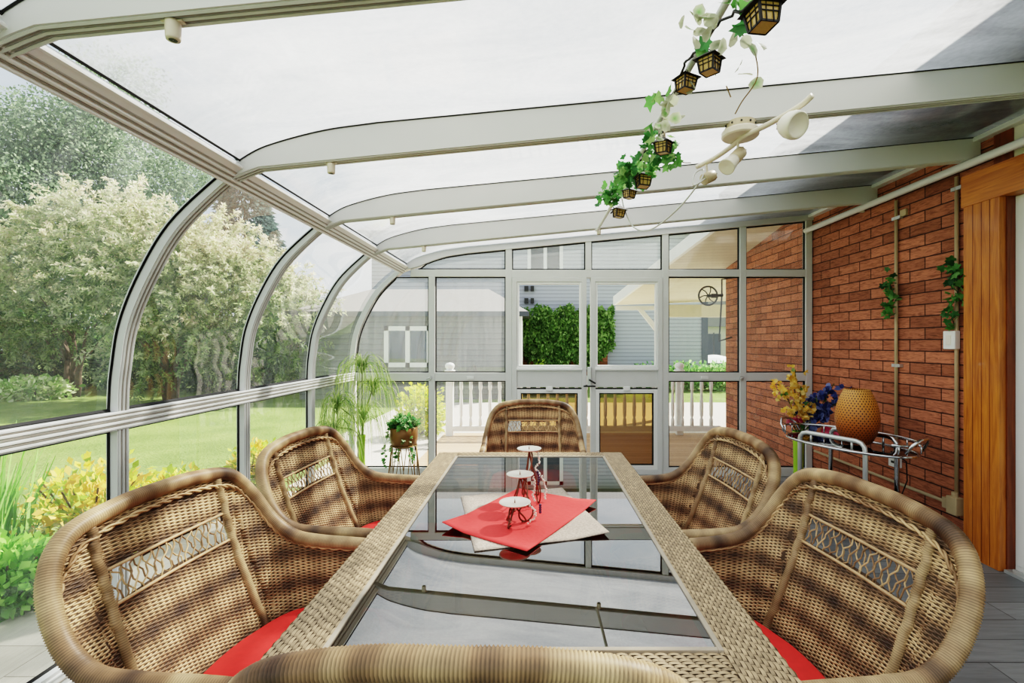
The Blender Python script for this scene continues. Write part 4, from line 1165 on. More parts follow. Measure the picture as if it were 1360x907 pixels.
t = MB(); t.tube(catmull([(.866, 2.44, 2.212), (.80, 2.42, 2.17), (.815, 2.45, 2.24), (.86, 2.46, 2.262), (.84, 2.44, 2.20), (.76, 2.55, 2.09), (.66, 2.72, 2.02), (.59, 2.85, 2.06), (.54, 2.88, 2.17), (.52, 2.88, 2.25)], 7), .0042, 6)
tag(t.build('hanging_cable', 'white', smooth=True), 'thin white cord looping from the spotlight bar to the ivy garland', 'cord')

# ivy garland
GP = catmull([(.575, 1.03, 2.235), (.55, 1.16, 2.215), (.52, 1.34, 2.275), (.505, 1.50, 2.285), (.50, 1.62, 2.305), (.49, 1.80, 2.235), (.505, 1.95, 2.21), (.50, 2.10, 2.235), (.47, 2.28, 2.19), (.50, 2.5, 2.24), (.495, 2.7, 2.26), (.50, 2.88, 2.25), (.47, 2.93, 2.17)], 8)
gl = empty('ivy_garland', (.5, 1.9, 2.25), 0, 'artificial ivy garland trailing along the thin pipe under the roof', 'garland')
off = Vector((.5, 1.9, 2.25))
vn = MB(); vn.tube([p - off + rnd(.004) for p in GP], .0042, 6); vn.build('vine', 'lanternblack', gl, smooth=True)
lm_ = MB()
# heavy ivy clusters far off, sparse pale round leaves nearby
def cluster(c, n, rad, cols, size, shape, edge=None):
    for _ in range(n):
        q = Vector(c) + rnd(rad); leaf(lm_, q - off, rnd() + Vector((0, -.3, -.2)), random.uniform(*size), random.choice(cols), shape, edge)
for c, n in (((.50, 2.02, 2.19), 26), ((.545, 1.97, 2.155), 34), ((.445, 2.25, 2.19), 40), ((.41, 2.22, 2.16), 40), ((.52, 2.12, 2.15), 20), ((.49, 2.32, 2.17), 22), ((.44, 2.72, 2.23), 44), ((.42, 2.70, 2.19), 34), ((.49, 2.6, 2.22), 16)):
    cluster(c, n, .024, GREENS, (.026, .046), IVY)
for c, n in (((.44, 1.33, 2.265), 7), ((.49, 1.33, 2.25), 5), ((.59, 1.32, 2.19), 3), ((.615, 1.34, 2.13), 3), ((.54, 1.36, 2.22), 3), ((.53, 1.13, 2.20), 4), ((.55, 1.08, 2.23), 4), ((.48, 1.62, 2.24), 3), ((.46, 1.68, 2.21), 6), ((.47, 1.74, 2.16), 6), ((.485, 1.82, 2.19), 5)):
    cluster(c, n, .018, PALE + [GREENS[2]], (.034, .05), RND, C(206, 208, 186))
for c, n in (((.53, 1.26, 2.255), 5), ((.50, 1.44, 2.24), 4), ((.445, 1.68, 2.235), 3), ((.425, 1.76, 2.15), 3), ((.55, 1.24, 2.22), 4)):
    cluster(c, n, .014, GREENS[1:], (.045, .06), IVY)
lm_.build('ivy_leaves', 'leaf', gl)
tw_ = MB()
for P in ([(.56, 1.33, 2.24), (.60, 1.33, 2.20), (.62, 1.34, 2.12), (.585, 1.36, 2.06), (.57, 1.37, 2.03)], [(.52, 1.95, 2.24), (.55, 1.96, 2.16), (.60, 1.97, 2.12), (.64, 1.97, 2.115)], [(.545, 1.37, 2.11), (.56, 1.375, 2.08)]):
    tw_ = MB(); tw_.tube([p - off for p in catmull(P, 5)], .0018, 5); tw_.build('twig', 'goldwire', gl)
LN = [((.530, 1.12, 2.135), .055, .2, 'black and amber lantern at the top, largest of the garland'),
      ((.497, 1.37, 2.168), .048, .75, 'lantern second from the top of the garland, seen corner on'),
      ((.502, 1.60, 2.238), .05, .4, 'lantern resting against the nearest edge of the rafter, third from the garland top'),
      ((.495, 1.855, 2.13), .05, .9, 'lantern fourth from the garland top, just under the long rafter'),
      ((.497, 2.20, 2.115), .058, .1, 'wide-roofed lantern fifth from the garland top'),
      ((.497, 2.53, 2.158), .048, .6, 'lantern next to last on the garland, below two green ivy clumps'),
      ((.502, 2.87, 2.15), .056, .3, 'lantern at the far bottom end of the ivy garland')]
pl_ = None
for i, (p, s, rz, lb) in enumerate(LN):
    if pl_ is None:
        e = empty('lantern')
        mb = MB(); q = .5
        for a, b in ((-1, -1), (1, -1), (1, 1), (-1, 1)):
            mb.add([Vector((a * .40 + dx, b * .40 + dy, -.42)) for dx, dy in ((-.05, -.05), (.05, -.05), (.05, .05), (-.05, .05))] + [Vector((a * .5 + dx, b * .5 + dy, .35)) for dx, dy in ((-.05, -.05), (.05, -.05), (.05, .05), (-.05, .05))], [(0, 3, 2, 1), (4, 5, 6, 7), (0, 1, 5, 4), (1, 2, 6, 5), (2, 3, 7, 6), (3, 0, 4, 7)])
        for z, h in ((-.45, .42), (.35, .5), (-.02, .46), (.18, .48)):
            w_ = .09 if z in (-.45, .35) else .035
            for sx in (-1, 1):
                mb.box((-h, sx * h - .025, z), (h, sx * h + .025, z + w_)); mb.box((sx * h - .025, -h, z), (sx * h + .025, h, z + w_))
        for xx in (-.17, .17):
            for sx in (-1, 1):
                mb.box((xx - .02, sx * .45 - .025, -.42), (xx + .02, sx * .45 + .025, .35)); mb.box((sx * .45 - .025, xx - .02, -.42), (sx * .45 + .025, xx + .02, .35))
        mb.build('lantern_frame', 'lanternblack', e)
        mb = MB(); a = .38; b = .47
        mb.add([(-a, -a, -.42), (a, -a, -.42), (a, a, -.42), (-a, a, -.42), (-b, -b, .36), (b, -b, .36), (b, b, .36), (-b, b, .36)], [(0, 1, 5, 4), (1, 2, 6, 5), (2, 3, 7, 6), (3, 0, 4, 7), (0, 3, 2, 1)])
        mb.build('lantern_glass', 'amber', e)
        mb = MB(); r = .72
        mb.add([(-r, -r, .36), (r, -r, .36), (r, r, .36), (-r, r, .36), (-.16, -.16, .74), (.16, -.16, .74), (.16, .16, .74), (-.16, .16, .74)], [(0, 3, 2, 1), (4, 5, 6, 7), (0, 1, 5, 4), (1, 2, 6, 5), (2, 3, 7, 6), (3, 0, 4, 7)])
        mb.tube([(.1 * math.cos(t_), 0, .84 + .1 * math.sin(t_)) for t_ in np.linspace(0, 2 * PI, 12, endpoint=False)], .025, 5, closed=True)
        mb.build('lantern_roof', 'lanternblack', e); pl_ = e
    else: e = copy_tree(pl_)
    e.location = p; e.rotation_euler = (random.uniform(-.12, .12), random.uniform(-.12, .12), rz); e.scale = (s, s, s)
    tag(e, lb, 'lantern', 'lanterns on the ivy garland')

# ivy sprigs tied to the wall conduits
def sprig(loc, pts, n, label):
    e = empty('ivy_sprig', loc, 0, label, 'ivy'); s_ = MB(); f_ = MB(); Q = catmull(pts, 6)
    s_.tube(Q, .0025, 5, True, C(60, 80, 44)); s_.build('stem', 'leaf', e)
    for _ in range(n):
        q = random.choice(Q) + Vector((-abs(random.gauss(0, .014)), random.gauss(0, .03), random.gauss(0, .022)))
        leaf(f_, q, Vector((-.5, random.gauss(0, 1), random.gauss(-.2, .7))), random.uniform(.04, .065), random.choice(GREENS[:4] + [C(50, 96, 56)]), IVY)
    f_.build('ivy_leaves', 'leaf', e)
sprig((WX - .045, 3.80, 1.75), [(0, .0, .16), (-.005, .02, .08), (0, -.01, 0), (-.005, .01, -.09), (0, 0, -.14)], 46, 'small ivy sprig on the conduit above the chrome cart')
sprig((WX - .045, 3.245, 1.68), [(0, .01, .26), (-.005, -.02, .14), (0, -.03, .04), (-.005, .02, -.07), (0, .0, -.18)], 54, 'longer ivy sprig on the conduit just above the light switch')
# ================================================================== garden and neighbours
def tree_trunk(parent, base, h, r, mat, lean=(0, 0), n=7, branches=0, reach=1.0):
    mb = MB(); P = [Vector((base[0] + lean[0] * t ** 1.3, base[1] + lean[1] * t ** 1.3, GZ + h * t - .05 * (t == 0))) + Vector((mnoise.noise(Vector((t * 4, base[0], 0))) * r * 1.2, 0, 0)) for t in np.linspace(0, 1, n)]
    mb.tube(P, [r * (1 - .75 * t) for t in np.linspace(0, 1, n)], 9)
    for k in range(branches):
        s = P[random.randint(n // 3, n - 2)]; a = random.uniform(0, 2 * PI)
        mb.tube([s, s + Vector((math.cos(a) * reach * .4, math.sin(a) * reach * .4, reach * .5)), s + Vector((math.cos(a) * reach * .8, math.sin(a) * reach * .8, reach * 1.1))], [r * .4, r * .25, r * .1], 6)
    return mb.build('trunk', mat, parent, smooth=True)
def crown(parent, name, blobs, n, size, cols, var=.3, ratio=.45, up=0.0, shell_=.35, mat='leafmatte', ground=None):
    """leaves through ellipsoid blobs (cx,cy,cz,rx,ry,rz)"""
    B = np.array(blobs, float); wgt = (B[:, 3] * B[:, 4] * B[:, 5]) ** .7; wgt /= wgt.sum()
    k = RNG.choice(len(B), n, p=wgt); d = dirs(n); rr = RNG.uniform(shell_, 1, (n, 1)) ** .5 * (1 + .12 * RNG.normal(size=(n, 1)))
    P = B[k, :3] + d * rr * B[k, 3:6]
    if ground is not None: P[:, 2] = np.maximum(P[:, 2], ground)
    D = d * .8 + RNG.normal(size=(n, 3)) * .6 + np.array([0, 0, up])
    cc = np.array([c[:3] for c in cols]); ci = RNG.choice(len(cc), n)
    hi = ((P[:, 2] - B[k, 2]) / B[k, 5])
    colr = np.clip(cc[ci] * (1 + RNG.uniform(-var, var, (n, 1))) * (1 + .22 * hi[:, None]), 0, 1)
    V, F, c4 = leaf_cloud(P, D, RNG.uniform(.7, 1.3, n) * size, colr, ratio, .1)
    return np_mesh(name, V, F, c4, mat, parent)
def spray_crown(parent, blobs, nspray, per, length, lsize, inner_cols, tip_cols):
    B = np.array(blobs, float); wgt = (B[:, 3] * B[:, 4] * B[:, 5]) ** .66; wgt /= wgt.sum()
    k = RNG.choice(len(B), nspray, p=wgt); d = dirs(nspray); rr = RNG.uniform(.35, 1, (nspray, 1)) ** .5
    base = B[k, :3] + d * rr * B[k, 3:6] * .92
    dr = d * .9 + np.array([0, 0, .55]) + RNG.normal(size=(nspray, 3)) * .35; dr /= np.linalg.norm(dr, axis=1, keepdims=True)
    tt = RNG.uniform(0, 1, (nspray, per)); ln = length * RNG.uniform(.6, 1.25, (nspray, 1))
    P = base[:, None] + dr[:, None] * (tt * ln)[..., None] - np.array([0, 0, 1.]) * (tt ** 2 * ln * .35)[..., None]
    P = P.reshape(-1, 3) + RNG.normal(size=(nspray * per, 3)) * .012; n = len(P)
    D = np.repeat(dr, per, 0) * .7 + dirs(n)
    ic = np.array([c[:3] for c in inner_cols]); tcs = np.array([c[:3] for c in tip_cols])
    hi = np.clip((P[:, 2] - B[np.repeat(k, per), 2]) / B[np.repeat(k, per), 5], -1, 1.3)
    f = np.clip(.12 + .55 * tt.reshape(-1) * rr.repeat(per, 0)[:, 0] + .42 * hi, 0, 1)[:, None]  # pale tips by growth; crown undersides get shade painted into the leaf colour
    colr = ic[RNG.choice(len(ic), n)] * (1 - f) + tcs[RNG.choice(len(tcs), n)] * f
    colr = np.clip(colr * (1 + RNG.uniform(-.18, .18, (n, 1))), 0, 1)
    V, F, c4 = leaf_cloud(P, D, RNG.uniform(.7, 1.3, n) * lsize, colr, .36, .15)
    return np_mesh('crown', V, F, c4, 'leafmatte', parent)
WIL_IN = [C(96, 124, 68), C(124, 148, 88), C(70, 98, 54)]; WIL_TIP = [C(238, 230, 206), C(226, 222, 190), C(240, 222, 204), C(206, 210, 168)]
def willow(px, Y, blobs, label, ns):
    x = (px - 710) * Y / 640; e = empty('willow_tree', (0, 0, 0), 0, label, 'tree', 'pale variegated willows on the lawn')
    for lx in (-.25, .1, .35): tree_trunk(e, (x + lx * .3, Y, 0), 2.0, .10, 'bark', (lx * 1.6, random.uniform(-.3, .3)), 7, 3, 1.0)
    spray_crown(e, [(x + a, Y + b, c, d_, e_, f_) for a, b, c, d_, e_, f_ in blobs], ns, 46, .75, .12, WIL_IN, WIL_TIP)
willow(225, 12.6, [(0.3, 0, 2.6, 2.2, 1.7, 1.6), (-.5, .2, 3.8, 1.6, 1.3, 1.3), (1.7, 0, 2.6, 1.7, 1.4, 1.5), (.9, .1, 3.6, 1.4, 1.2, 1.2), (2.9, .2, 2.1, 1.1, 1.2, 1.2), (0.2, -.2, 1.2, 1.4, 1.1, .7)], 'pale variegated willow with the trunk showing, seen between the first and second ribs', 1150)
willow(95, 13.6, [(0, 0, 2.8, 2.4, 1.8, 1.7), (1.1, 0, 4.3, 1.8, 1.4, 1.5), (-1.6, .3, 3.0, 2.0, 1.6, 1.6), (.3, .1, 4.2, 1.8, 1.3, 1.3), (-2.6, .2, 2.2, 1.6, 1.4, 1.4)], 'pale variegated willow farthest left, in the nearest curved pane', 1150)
BIR = [C(122, 140, 110), C(140, 158, 128), C(104, 124, 96), C(156, 170, 142)]
for px, Y, hh, lb in ((15, 19, 11.0, 'tall hazy birch with a leaning white trunk at the far left edge'), (125, 21, 13.5, 'tallest hazy birch behind the left willow'), (215, 23, 10.5, 'hazy birch to the right of the tallest one, before the spruce')):
    x = (px - 710) * Y / 640; e = empty('birch_tree', (0, 0, 0), 0, lb, 'tree', 'birches behind the willows')
    tree_trunk(e, (x, Y, 0), hh * .85, .17, 'birchbark', (-.5 if px < 50 else .4, 0), 9, 6, 1.8)
    bl = [(x + random.uniform(-1.3, 1.3), Y + random.uniform(-1, 1), hh * f_, random.uniform(1.5, 2.3), random.uniform(1.3, 2), random.uniform(1.2, 1.9)) for f_ in np.linspace(.25, .95, 12)]
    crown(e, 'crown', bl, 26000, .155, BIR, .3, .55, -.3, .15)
def spruce(px, Y, hh, w_, lb, n):
    x = (px - 710) * Y / 640; e = empty('spruce_tree', (0, 0, 0), 0, lb, 'tree')
    tree_trunk(e, (x, Y, 0), hh * .9, .10, 'bark')
    t = RNG.uniform(0, 1, n) ** .8; nb = 26; t = (np.floor(t * nb) + RNG.uniform(0, .55, n)) / nb; a = RNG.uniform(0, 2 * PI, n); r = (1 - t) * w_ * RNG.uniform(.2, 1, n) ** .6 + .05
    a = np.round(a * 3 + np.floor(t * nb)) / 3 + RNG.normal(0, .10, n)
    P = np.stack([x + np.cos(a) * r, Y + np.sin(a) * r, GZ + .5 + t * (hh - .5) - r * .28], 1)
    D = np.stack([np.cos(a), np.sin(a), np.full(n, -.35)], 1) + RNG.normal(size=(n, 3)) * .35
    cc = shade(np.array(C(88, 106, 100)), n, .3)
    V, F, c4 = leaf_cloud(P, D, RNG.uniform(.18, .32, n), np.repeat(cc, 1, 0) if len(cc) == n else cc, .3, .1); np_mesh('crown', V, F, c4, 'leafmatte', e)
spruce(325, 20, 9.6, 3.4, 'dark bluish spruce rising behind the right willow', 17000)
spruce(416, 30, 5.0, 1.0, 'small distant spruce above the grey garage roof, left end', 1800)
# hedge shrubs below and behind the willows
DKG = [C(58, 88, 46), C(76, 106, 56), C(44, 72, 38)]
for px, Y, w_, h_, lb in ((30, 15.5, 2.2, 2.1, 'dark green shrub under the leftmost willow'), (150, 15.8, 2.2, 2.0, 'dark green shrub between the two willows'), (265, 15.6, 2.0, 2.0, 'dark green shrub behind the willow trunk'), (352, 15.4, 1.7, 2.1, 'dark green shrub right of the willows'), (398, 17.5, 1.8, 3.0, 'mid green bush beside the left end of the grey garage')):
    x = (px - 710) * Y / 640; e = empty('garden_shrub', (0, 0, 0), 0, lb, 'shrub', 'dark shrubs edging the lawn')
    tree_trunk(e, (x, Y, 0), h_ * .6, .06, 'bark', (0, 0), 5, 5, h_ * .3)
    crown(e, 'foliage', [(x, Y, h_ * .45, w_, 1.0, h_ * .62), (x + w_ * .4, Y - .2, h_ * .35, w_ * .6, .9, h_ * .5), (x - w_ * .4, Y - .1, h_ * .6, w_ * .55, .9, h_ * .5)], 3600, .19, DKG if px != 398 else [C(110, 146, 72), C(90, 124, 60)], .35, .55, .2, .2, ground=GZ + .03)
e = empty('variegated_shrub', (0, 0, 0), 0, 'low white-edged shrub on the lawn edge at the far left', 'shrub')
x = (45 - 710) * 13 / 640
tree_trunk(e, (x, 13, 0), .3, .04, 'bark'); crown(e, 'foliage', [(x, 13, .12, .85, .6, .32)], 900, .15, [C(206, 214, 176), C(160, 184, 120), C(120, 156, 84)], .25, .6, .3, .4, ground=GZ + .02)

# bed beside the path: iris blades and yellow spirea
def iris(loc, n, h, lb):
    e = empty('iris_plant', loc, 0, lb, 'plant', 'iris clumps beside the paved path'); mb = MB()
    for k in range(n):
        a = random.uniform(0, 2 * PI); r = random.uniform(0, .16); hh = h * random.uniform(.6, 1.1); ln = random.uniform(.05, .28)
        b = Vector((r * math.cos(a), r * math.sin(a), 0)); d = Vector((math.cos(a + random.gauss(0, .5)), math.sin(a), 0))
        P = [b, b + d * ln * .25 + Vector((0, 0, hh * .5)), b + d * ln + Vector((0, 0, hh))]
        c = random.choice([C(104, 160, 64), C(130, 184, 86), C(84, 136, 56), C(150, 196, 110)])
        ribbon(mb, catmull(P, 4), .016, c, Vector((-d.y, d.x, 0)).normalized())
    mb.build('blade_leaves', 'leafmatte', e)
for i, (x, y, n, h, lb) in enumerate(((-3.15, 2.35, 60, .98, 'tallest green iris clump by the path, at the left edge'), (-3.3, 2.8, 60, .98, 'green iris clump second along the path'), (-3.45, 3.1, 50, .86, 'green iris clump next to the yellow spirea'), (-3.75, 2.65, 50, .95, 'green iris clump at the back of the bed'), (-3.38, 2.6, 50, .8, 'shorter iris clump between the two tall ones'))):
    iris((x, y, GZ), n, h, lb)
def leafy(loc, r, h, n, cols, size, name, lb, group):
    e = empty(name, loc, 0, lb, 'shrub', group); st_ = MB()
    for k in range(9):
        a = 2 * PI * k / 9; st_.tube([(0, 0, -.03), (r * .4 * math.cos(a), r * .4 * math.sin(a), h * .5), (r * .75 * math.cos(a), r * .75 * math.sin(a), h * .85)], .006, 5, True, C(110, 92, 60))
    st_.build('stem', 'leafmatte', e); crown(e, 'foliage', [(0, 0, h * .5, r, r, h * .55), (r * .4, 0, h * .4, r * .6, r * .7, h * .45)], n, size, cols, .25, .5, .5, .2, ground=.02)
YEL = [C(226, 206, 92), C(206, 196, 84), C(232, 190, 100), C(170, 186, 76), C(140, 170, 66)]
for (x, y, r, h, lb) in ((-3.22, 3.50, .36, .62, 'yellow-green spirea beside the irises'), (-3.05, 4.05, .28, .42, 'yellow-green spirea behind the nearest left armchair'), (-3.02, 5.25, .26, .40, 'yellow-green spirea seen above the farther left armchair'), (-3.02, 2.75, .24, .36, 'low leafy green shrub at the path edge')):
    leafy((x, y, GZ), r, h, 1700, YEL if 'yellow' in lb else [C(126, 176, 76), C(150, 196, 100), C(100, 150, 64)], .075, 'spirea_shrub', lb, 'bed shrubs beside the path')
leafy((-1.86, 7.9, GZ), .38, .80, 1500, [C(206, 206, 84), C(186, 194, 76), C(160, 180, 72)], .09, 'golden_shrub', 'golden shrub outside behind the potted ivy', None)

# grey garage with hipped roof
gx0, gx1, gy = -6.35, -.40, 13.0
e = empty('garage_building', (0, 0, 0), 0, 'grey lap-sided garage with pale hipped roof behind the far left panes', 'building')
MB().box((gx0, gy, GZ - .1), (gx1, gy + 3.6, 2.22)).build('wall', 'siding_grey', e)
rz0, rz1 = 2.2, 3.02
mb = MB(); ax, bx, ay, by = gx0 - .25, gx1 + .25, gy - .25, gy + 3.8; rx0, rx1, ry = gx0 + 1.35, gx1 - 1.0, gy + 1.8
mb.add([(ax, ay, rz0), (bx, ay, rz0), (bx, by, rz0), (ax, by, rz0), (rx0, ry, rz1), (rx1, ry, rz1)], [(0, 1, 5, 4), (1, 2, 5), (2, 3, 4, 5), (3, 0, 4), (3, 2, 1, 0)])
mb.build('roof', 'shingle', e)
MB().box((ax, ay - .02, rz0 - .12), (bx, ay + .04, rz0 + .01)).build('fascia', 'eave', e)
def house_window(par, x0, x1, z0, z1, y, mull=1, fr=.10):
    mb = MB(); mb.box((x0, y - .05, z0), (x0 + fr, y, z1)); mb.box((x1 - fr, y - .05, z0), (x1, y, z1)); mb.box((x0, y - .05, z0), (x1, y, z0 + fr)); mb.box((x0, y - .05, z1 - fr), (x1, y, z1))
    for k in range(mull):
        xm = x0 + (x1 - x0) * (k + 1) / (mull + 1); mb.box((xm - fr / 2, y - .05, z0), (xm + fr / 2, y, z1))
    w_ = mb.build('window_frame', 'bright', par); MB().box((x0 + fr * .6, y - .02, z0 + fr * .6), (x1 - fr * .6, y - .01, z1 - fr * .6)).build('pane', 'windowdark', w_)
house_window(e, -4.05, -2.78, .72, 1.82, gy, 1, .12)
MB().box((gx1 - .30, gy - .03, GZ), (gx1, gy - .005, 2.1)).build('corner_board', 'siding_white', e)
ds = MB(); ds.tube([(gx1 + .03, gy - .06, GZ), (gx1 + .03, gy - .06, 2.1)], .045, 8); ds.build('downspout', 'bright', e)

# neighbour's house with white siding
hx0, hx1, hy = -5.75, 6.05, 17.0
e = empty('neighbour_house', (0, 0, 0), 0, 'tall house with white lap siding behind the garage and ivy', 'building')
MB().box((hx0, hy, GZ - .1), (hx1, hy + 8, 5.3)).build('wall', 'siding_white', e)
mb = MB(); mb.prism([(hx0 - .4, hy - .4, 5.25), (hx0 - .4, hy + 8.4, 5.25), (hx0 - .4, hy + 4, 6.9)], (hx1 - hx0 + .8, 0, 0)); mb.build('roof', 'shingle', e)
house_window(e, -.25, 1.0, 3.5, 5.1, hy, 1, .12)
MB().box((hx1 - .16, hy - .05, GZ), (hx1 + .05, hy, 5.2)).build('corner_trim', 'eave', e)
for zz in (2.85, 3.28):
    ml = MB(); ml.box((-.36, hy - .12, zz - .09), (-.22, hy, zz + .09)); ml.box((-.14, hy - .12, zz - .09), (-.02, hy, zz + .09)); ml.build('wall_lamp', 'steel', e)
vw = MB(); vw.box((-.55, hy - .16, GZ), (2.55, hy, 1.6)); vw.build('brick_base', 'brick', e)
ie = empty('wall_ivy', (0, 0, 0), 0, 'dense green ivy covering the neighbour house wall seen through the open door sashes', 'ivy')
n = 11000; X = RNG.uniform(-.52, 2.75, n); Z = RNG.uniform(.25, 2.72, n)
keep = (Z < 2.62 + .10 * np.sin(X * 7) + .05 * np.sin(X * 17)) & ~((X > 2.05) & (Z < 2.62 - np.sqrt(np.maximum(0, .36 - (Z - 2.0) ** 2 * .6)) * 0 - .0) & (X > 2.75 - np.maximum(0, 1.25 - Z) * 1.1)) & ~((X < .05) & (Z < 1.0 + .25 * np.sin(X * 9))) & ~((Z < .62 + .12 * np.sin(X * 6)) & (X > .2))
P = np.stack([X, hy - .17 - RNG.uniform(0, .24, n), Z], 1)[keep]; n = len(P)
D = np.stack([RNG.normal(0, .6, n), np.full(n, -.7), RNG.normal(-.3, .6, n)], 1)
cg = np.array([C(132, 166, 94)[:3], C(112, 148, 80)[:3], C(158, 188, 118)[:3], C(90, 124, 66)[:3]])[RNG.choice(4, n)]
V, F, c4 = leaf_cloud(P, D, RNG.uniform(.09, .17, n), shade(cg, n, .25), .75, .2); np_mesh('ivy_leaves', V, F, c4, 'leafmatte', ie)
mb = MB(); mb.tube([(.4, hy - .16, GZ), (.6, hy - .18, .8), (.5, hy - .18, 2.0)], .03, 6); mb.tube([(1.4, hy - .16, GZ), (1.2, hy - .18, .9), (1.7, hy - .18, 2.2)], .03, 6); mb.build('vine_stem', 'bark', ie)
leafy((.1, 15.9, GZ), .5, .85, 900, [C(190, 206, 92), C(150, 180, 80)], .12, 'lime_shrub', 'lime green shrub at the foot of the ivy wall', None)

# porch roof of the brick house
e = empty('porch_roof', (0, 0, 0), 0, 'cream porch roof with white fascia sloping out from the brick house', 'porch')
A, B_, C_, D_ = Vector((2.2, 5.25, 2.76)), Vector((1.60, 9.5, 2.12)), Vector((6.5, 9.5, 2.30)), Vector((6.5, 5.25, 2.90))
mb = MB(); mb.prism([A, B_, C_, D_], (0, 0, .03)); mb.build('soffit', 'soffit', e)
mb = MB(); mb.prism([A + Vector((0, 0, .035)), B_ + Vector((0, 0, .035)), C_ + Vector((0, 0, .14)), D_ + Vector((0, 0, .14))], (0, 0, .03)); mb.build('roof_deck', 'shingle', e)
dv = (B_ - A); nv = Vector((-.06, 0, 0)); mb = MB()
mb.prism([A, B_, B_ + Vector((0, 0, .17)), A + Vector((0, 0, .17))], (-.05, 0, 0)); mb.build('fascia', 'bright', e)
MB().box((2.40, 9.38, 1.88), (6.5, 9.5, 2.12)).build('beam', 'soffit', e)
MB().box((1.60, 9.46, 2.02), (2.5, 9.52, 2.10)).build('beam_end', 'bright', e)
MB().box((2.36, 9.38, GZ), (2.55, 9.5, 2.04)).build('post', 'bright', e)
mb = MB(); mb.prism([(2.36, 9.42, 1.60), (2.36, 9.42, 1.75), (2.12, 9.42, 2.03), (2.02, 9.42, 2.03)], (0, .06, 0)); mb.build('corbel', 'bright', e)

# pulley wheel on its bracket at the corner of the brick wall
e = empty('pulley_wheel', (2.52, 7.0, 2.06), 0, 'dark spoked pulley wheel on a bracket at the outside brick corner', 'pulley')
mb = MB(); R0 = .135
mb.tube([(R0 * math.cos(a), 0, R0 * math.sin(a)) for a in np.linspace(0, 2 * PI, 36, endpoint=False)], .013, 8, closed=True); mb.build('rim', 'steel', e, smooth=True)
mb = MB(); mb.lathe([(.02, -.02), (.02, .02)], 12, Matrix.Rotation(PI / 2, 4, 'X'))
for k in range(6): mb.tube(catmull([(0, 0, 0), (R0 * .5 * math.cos(k * PI / 3), 0, R0 * .5 * math.sin(k * PI / 3)), (R0 * math.cos(k * PI / 3 + .25), 0, R0 * math.sin(k * PI / 3 + .25))], 4), .008, 6)
mb.build('spokes', 'steel', e)
mb = MB(); mb.tube([(0, 0, 0), (.10, 0, .0), (.215, 0, .01)], .022, 8); mb.box((.05, -.02, -.03), (.13, .02, .03)); mb.build('axle', 'steel', e)
mb = MB(); mb.tube([(.35, 0, .26), (.20, 0, .24), (.20, 0, .0), (.17, 0, -.50), (.155, 0, -.66), (.35, 0, -.60)], .012, 8); mb.build('bracket_rod', 'steel', e)

# deck railing
e = empty('deck_railing', (0, 0, 0), 0, 'white turned baluster railing along the far edge of the deck', 'railing')
ry = 7.42
MB().box((-1.32, ry - .04, .80), (2.86, ry + .04, .87)).build('top_rail', 'bright', e, bevel=.006)
MB().box((-1.32, ry - .03, .02), (2.86, ry + .03, .10)).build('bottom_rail', 'bright', e, bevel=.004)
mb = MB(); mb.box((-1.36, ry - .055, -.05), (-1.25, ry + .055, .94)); nw = mb.build('newel_post', 'bright', e, bevel=.006)
MB().lathe([(.085, .94), (.085, .955), (.05, .965), (.07, 1.0), (.075, 1.03), (.055, 1.06), (.001, 1.075)], 18, Matrix.Translation((-1.305, ry, 0))).build('post_cap', 'bright', nw, smooth=True)
mb = MB(); mb.box((2.20, ry + .02, -.05), (2.30, ry + .12, .94)); nw = mb.build('newel_post', 'bright', e, bevel=.006)
MB().lathe([(.085, .94), (.085, .955), (.05, .965), (.07, 1.0), (.075, 1.03), (.055, 1.06), (.001, 1.075)], 18, Matrix.Translation((2.25, ry + .07, 0))).build('post_cap', 'bright', nw, smooth=True)
bm0 = None
x = -1.13
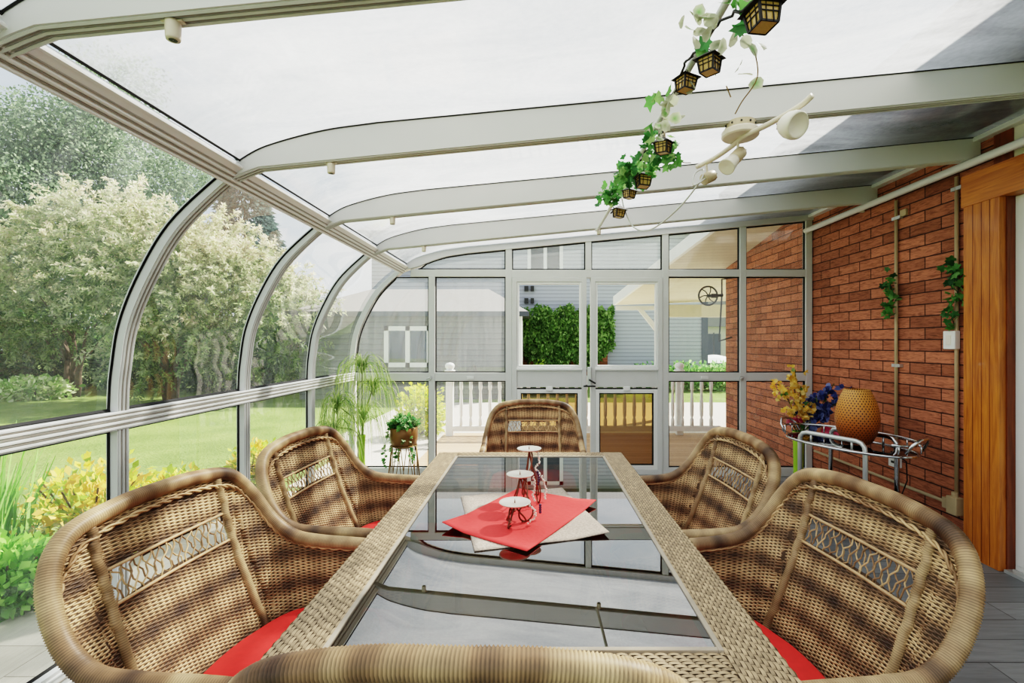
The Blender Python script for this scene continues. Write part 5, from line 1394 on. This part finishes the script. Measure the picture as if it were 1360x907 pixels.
while x < 2.8:
    if bm0 is None:
        mb = MB(); mb.lathe([(.028, .09), (.028, .20), (.016, .225), (.026, .26), (.029, .40), (.022, .55), (.018, .64), (.026, .665), (.028, .69), (.028, .81)], 12); bm0 = mb.build('baluster', 'bright', e, smooth=True); bb = bm0
    else: bb = bm0.copy(); COL.objects.link(bb); bb.parent = e
    bb.location = (x, ry, 0); x += .148

# far right: shrubs, parasol and a distant house
for k, (x, w_) in enumerate(((4.1, .5), (4.75, .5), (5.35, .45), (5.9, .5), (3.5, .5))):
    leafy((x, 15.4, GZ), w_, .78 + .08 * (k % 2), 700, [C(110, 160, 84), C(150, 190, 120), C(76, 122, 60)], .14, 'border_shrub', ['second leafy shrub from the left in the border below the white siding', 'middle leafy shrub of the border below the white siding', 'fourth leafy shrub from the left in the border below the white siding', 'leafy shrub by the house corner trim, right end of the border', 'dark leafy shrub at the left end of the border below the white siding'][k], 'border shrubs below the white siding')
e = empty('patio_parasol', (8.4, 22.6, GZ), 0, 'small white patio parasol far off beyond the brick corner', 'parasol')
MB().lathe([(.03, 0), (.03, 2.0)], 8).build('pole', 'steel', e)
P = [(1.15, .62), (.75, .83), (.3, .93), (.001, .97)]
MB().lathe(P, 8, caps=False).build('canopy', 'tarp', e)
MB().lathe([(.001, .52), (.55, .52), (.55, .56), (.001, .56)], 20).build('round_table', 'steel', e)
e = empty('distant_house', (0, 0, 0), 0, 'distant pale house with gabled roof and dark garage door beyond the brick corner', 'building')
MB().box((9.5, 34, GZ), (19, 42, 2.6)).build('wall', 'siding_beige', e)
mb = MB(); mb.prism([(9.0, 33.6, 2.5), (19.4, 33.6, 2.5), (14.2, 33.6, 5.4)], (0, 9, 0)); mb.build('roof', 'shingle', e)
MB().box((11.9, 33.9, GZ), (13.1, 33.99, 2.0)).build('garage_door', 'eave', e)
for xx, yy, hh in ((18.4, 48, 6.0),):
    e = empty('distant_tree', (0, 0, 0), 0, 'hazy round tree far beyond the distant house roof, beside the brick corner', 'tree')
    tree_trunk(e, (xx, yy, 0), hh * .6, .2, 'bark'); crown(e, 'crown', [(xx, yy, hh * .7, 2.4, 2.0, hh * .3)], 1200, .4, [C(110, 130, 100), C(140, 156, 124)])
for o in list(bpy.data.objects):
    if o.parent is None and o.type == 'MESH' and 'kind' not in o and 'label' not in o: o['kind'] = 'structure'
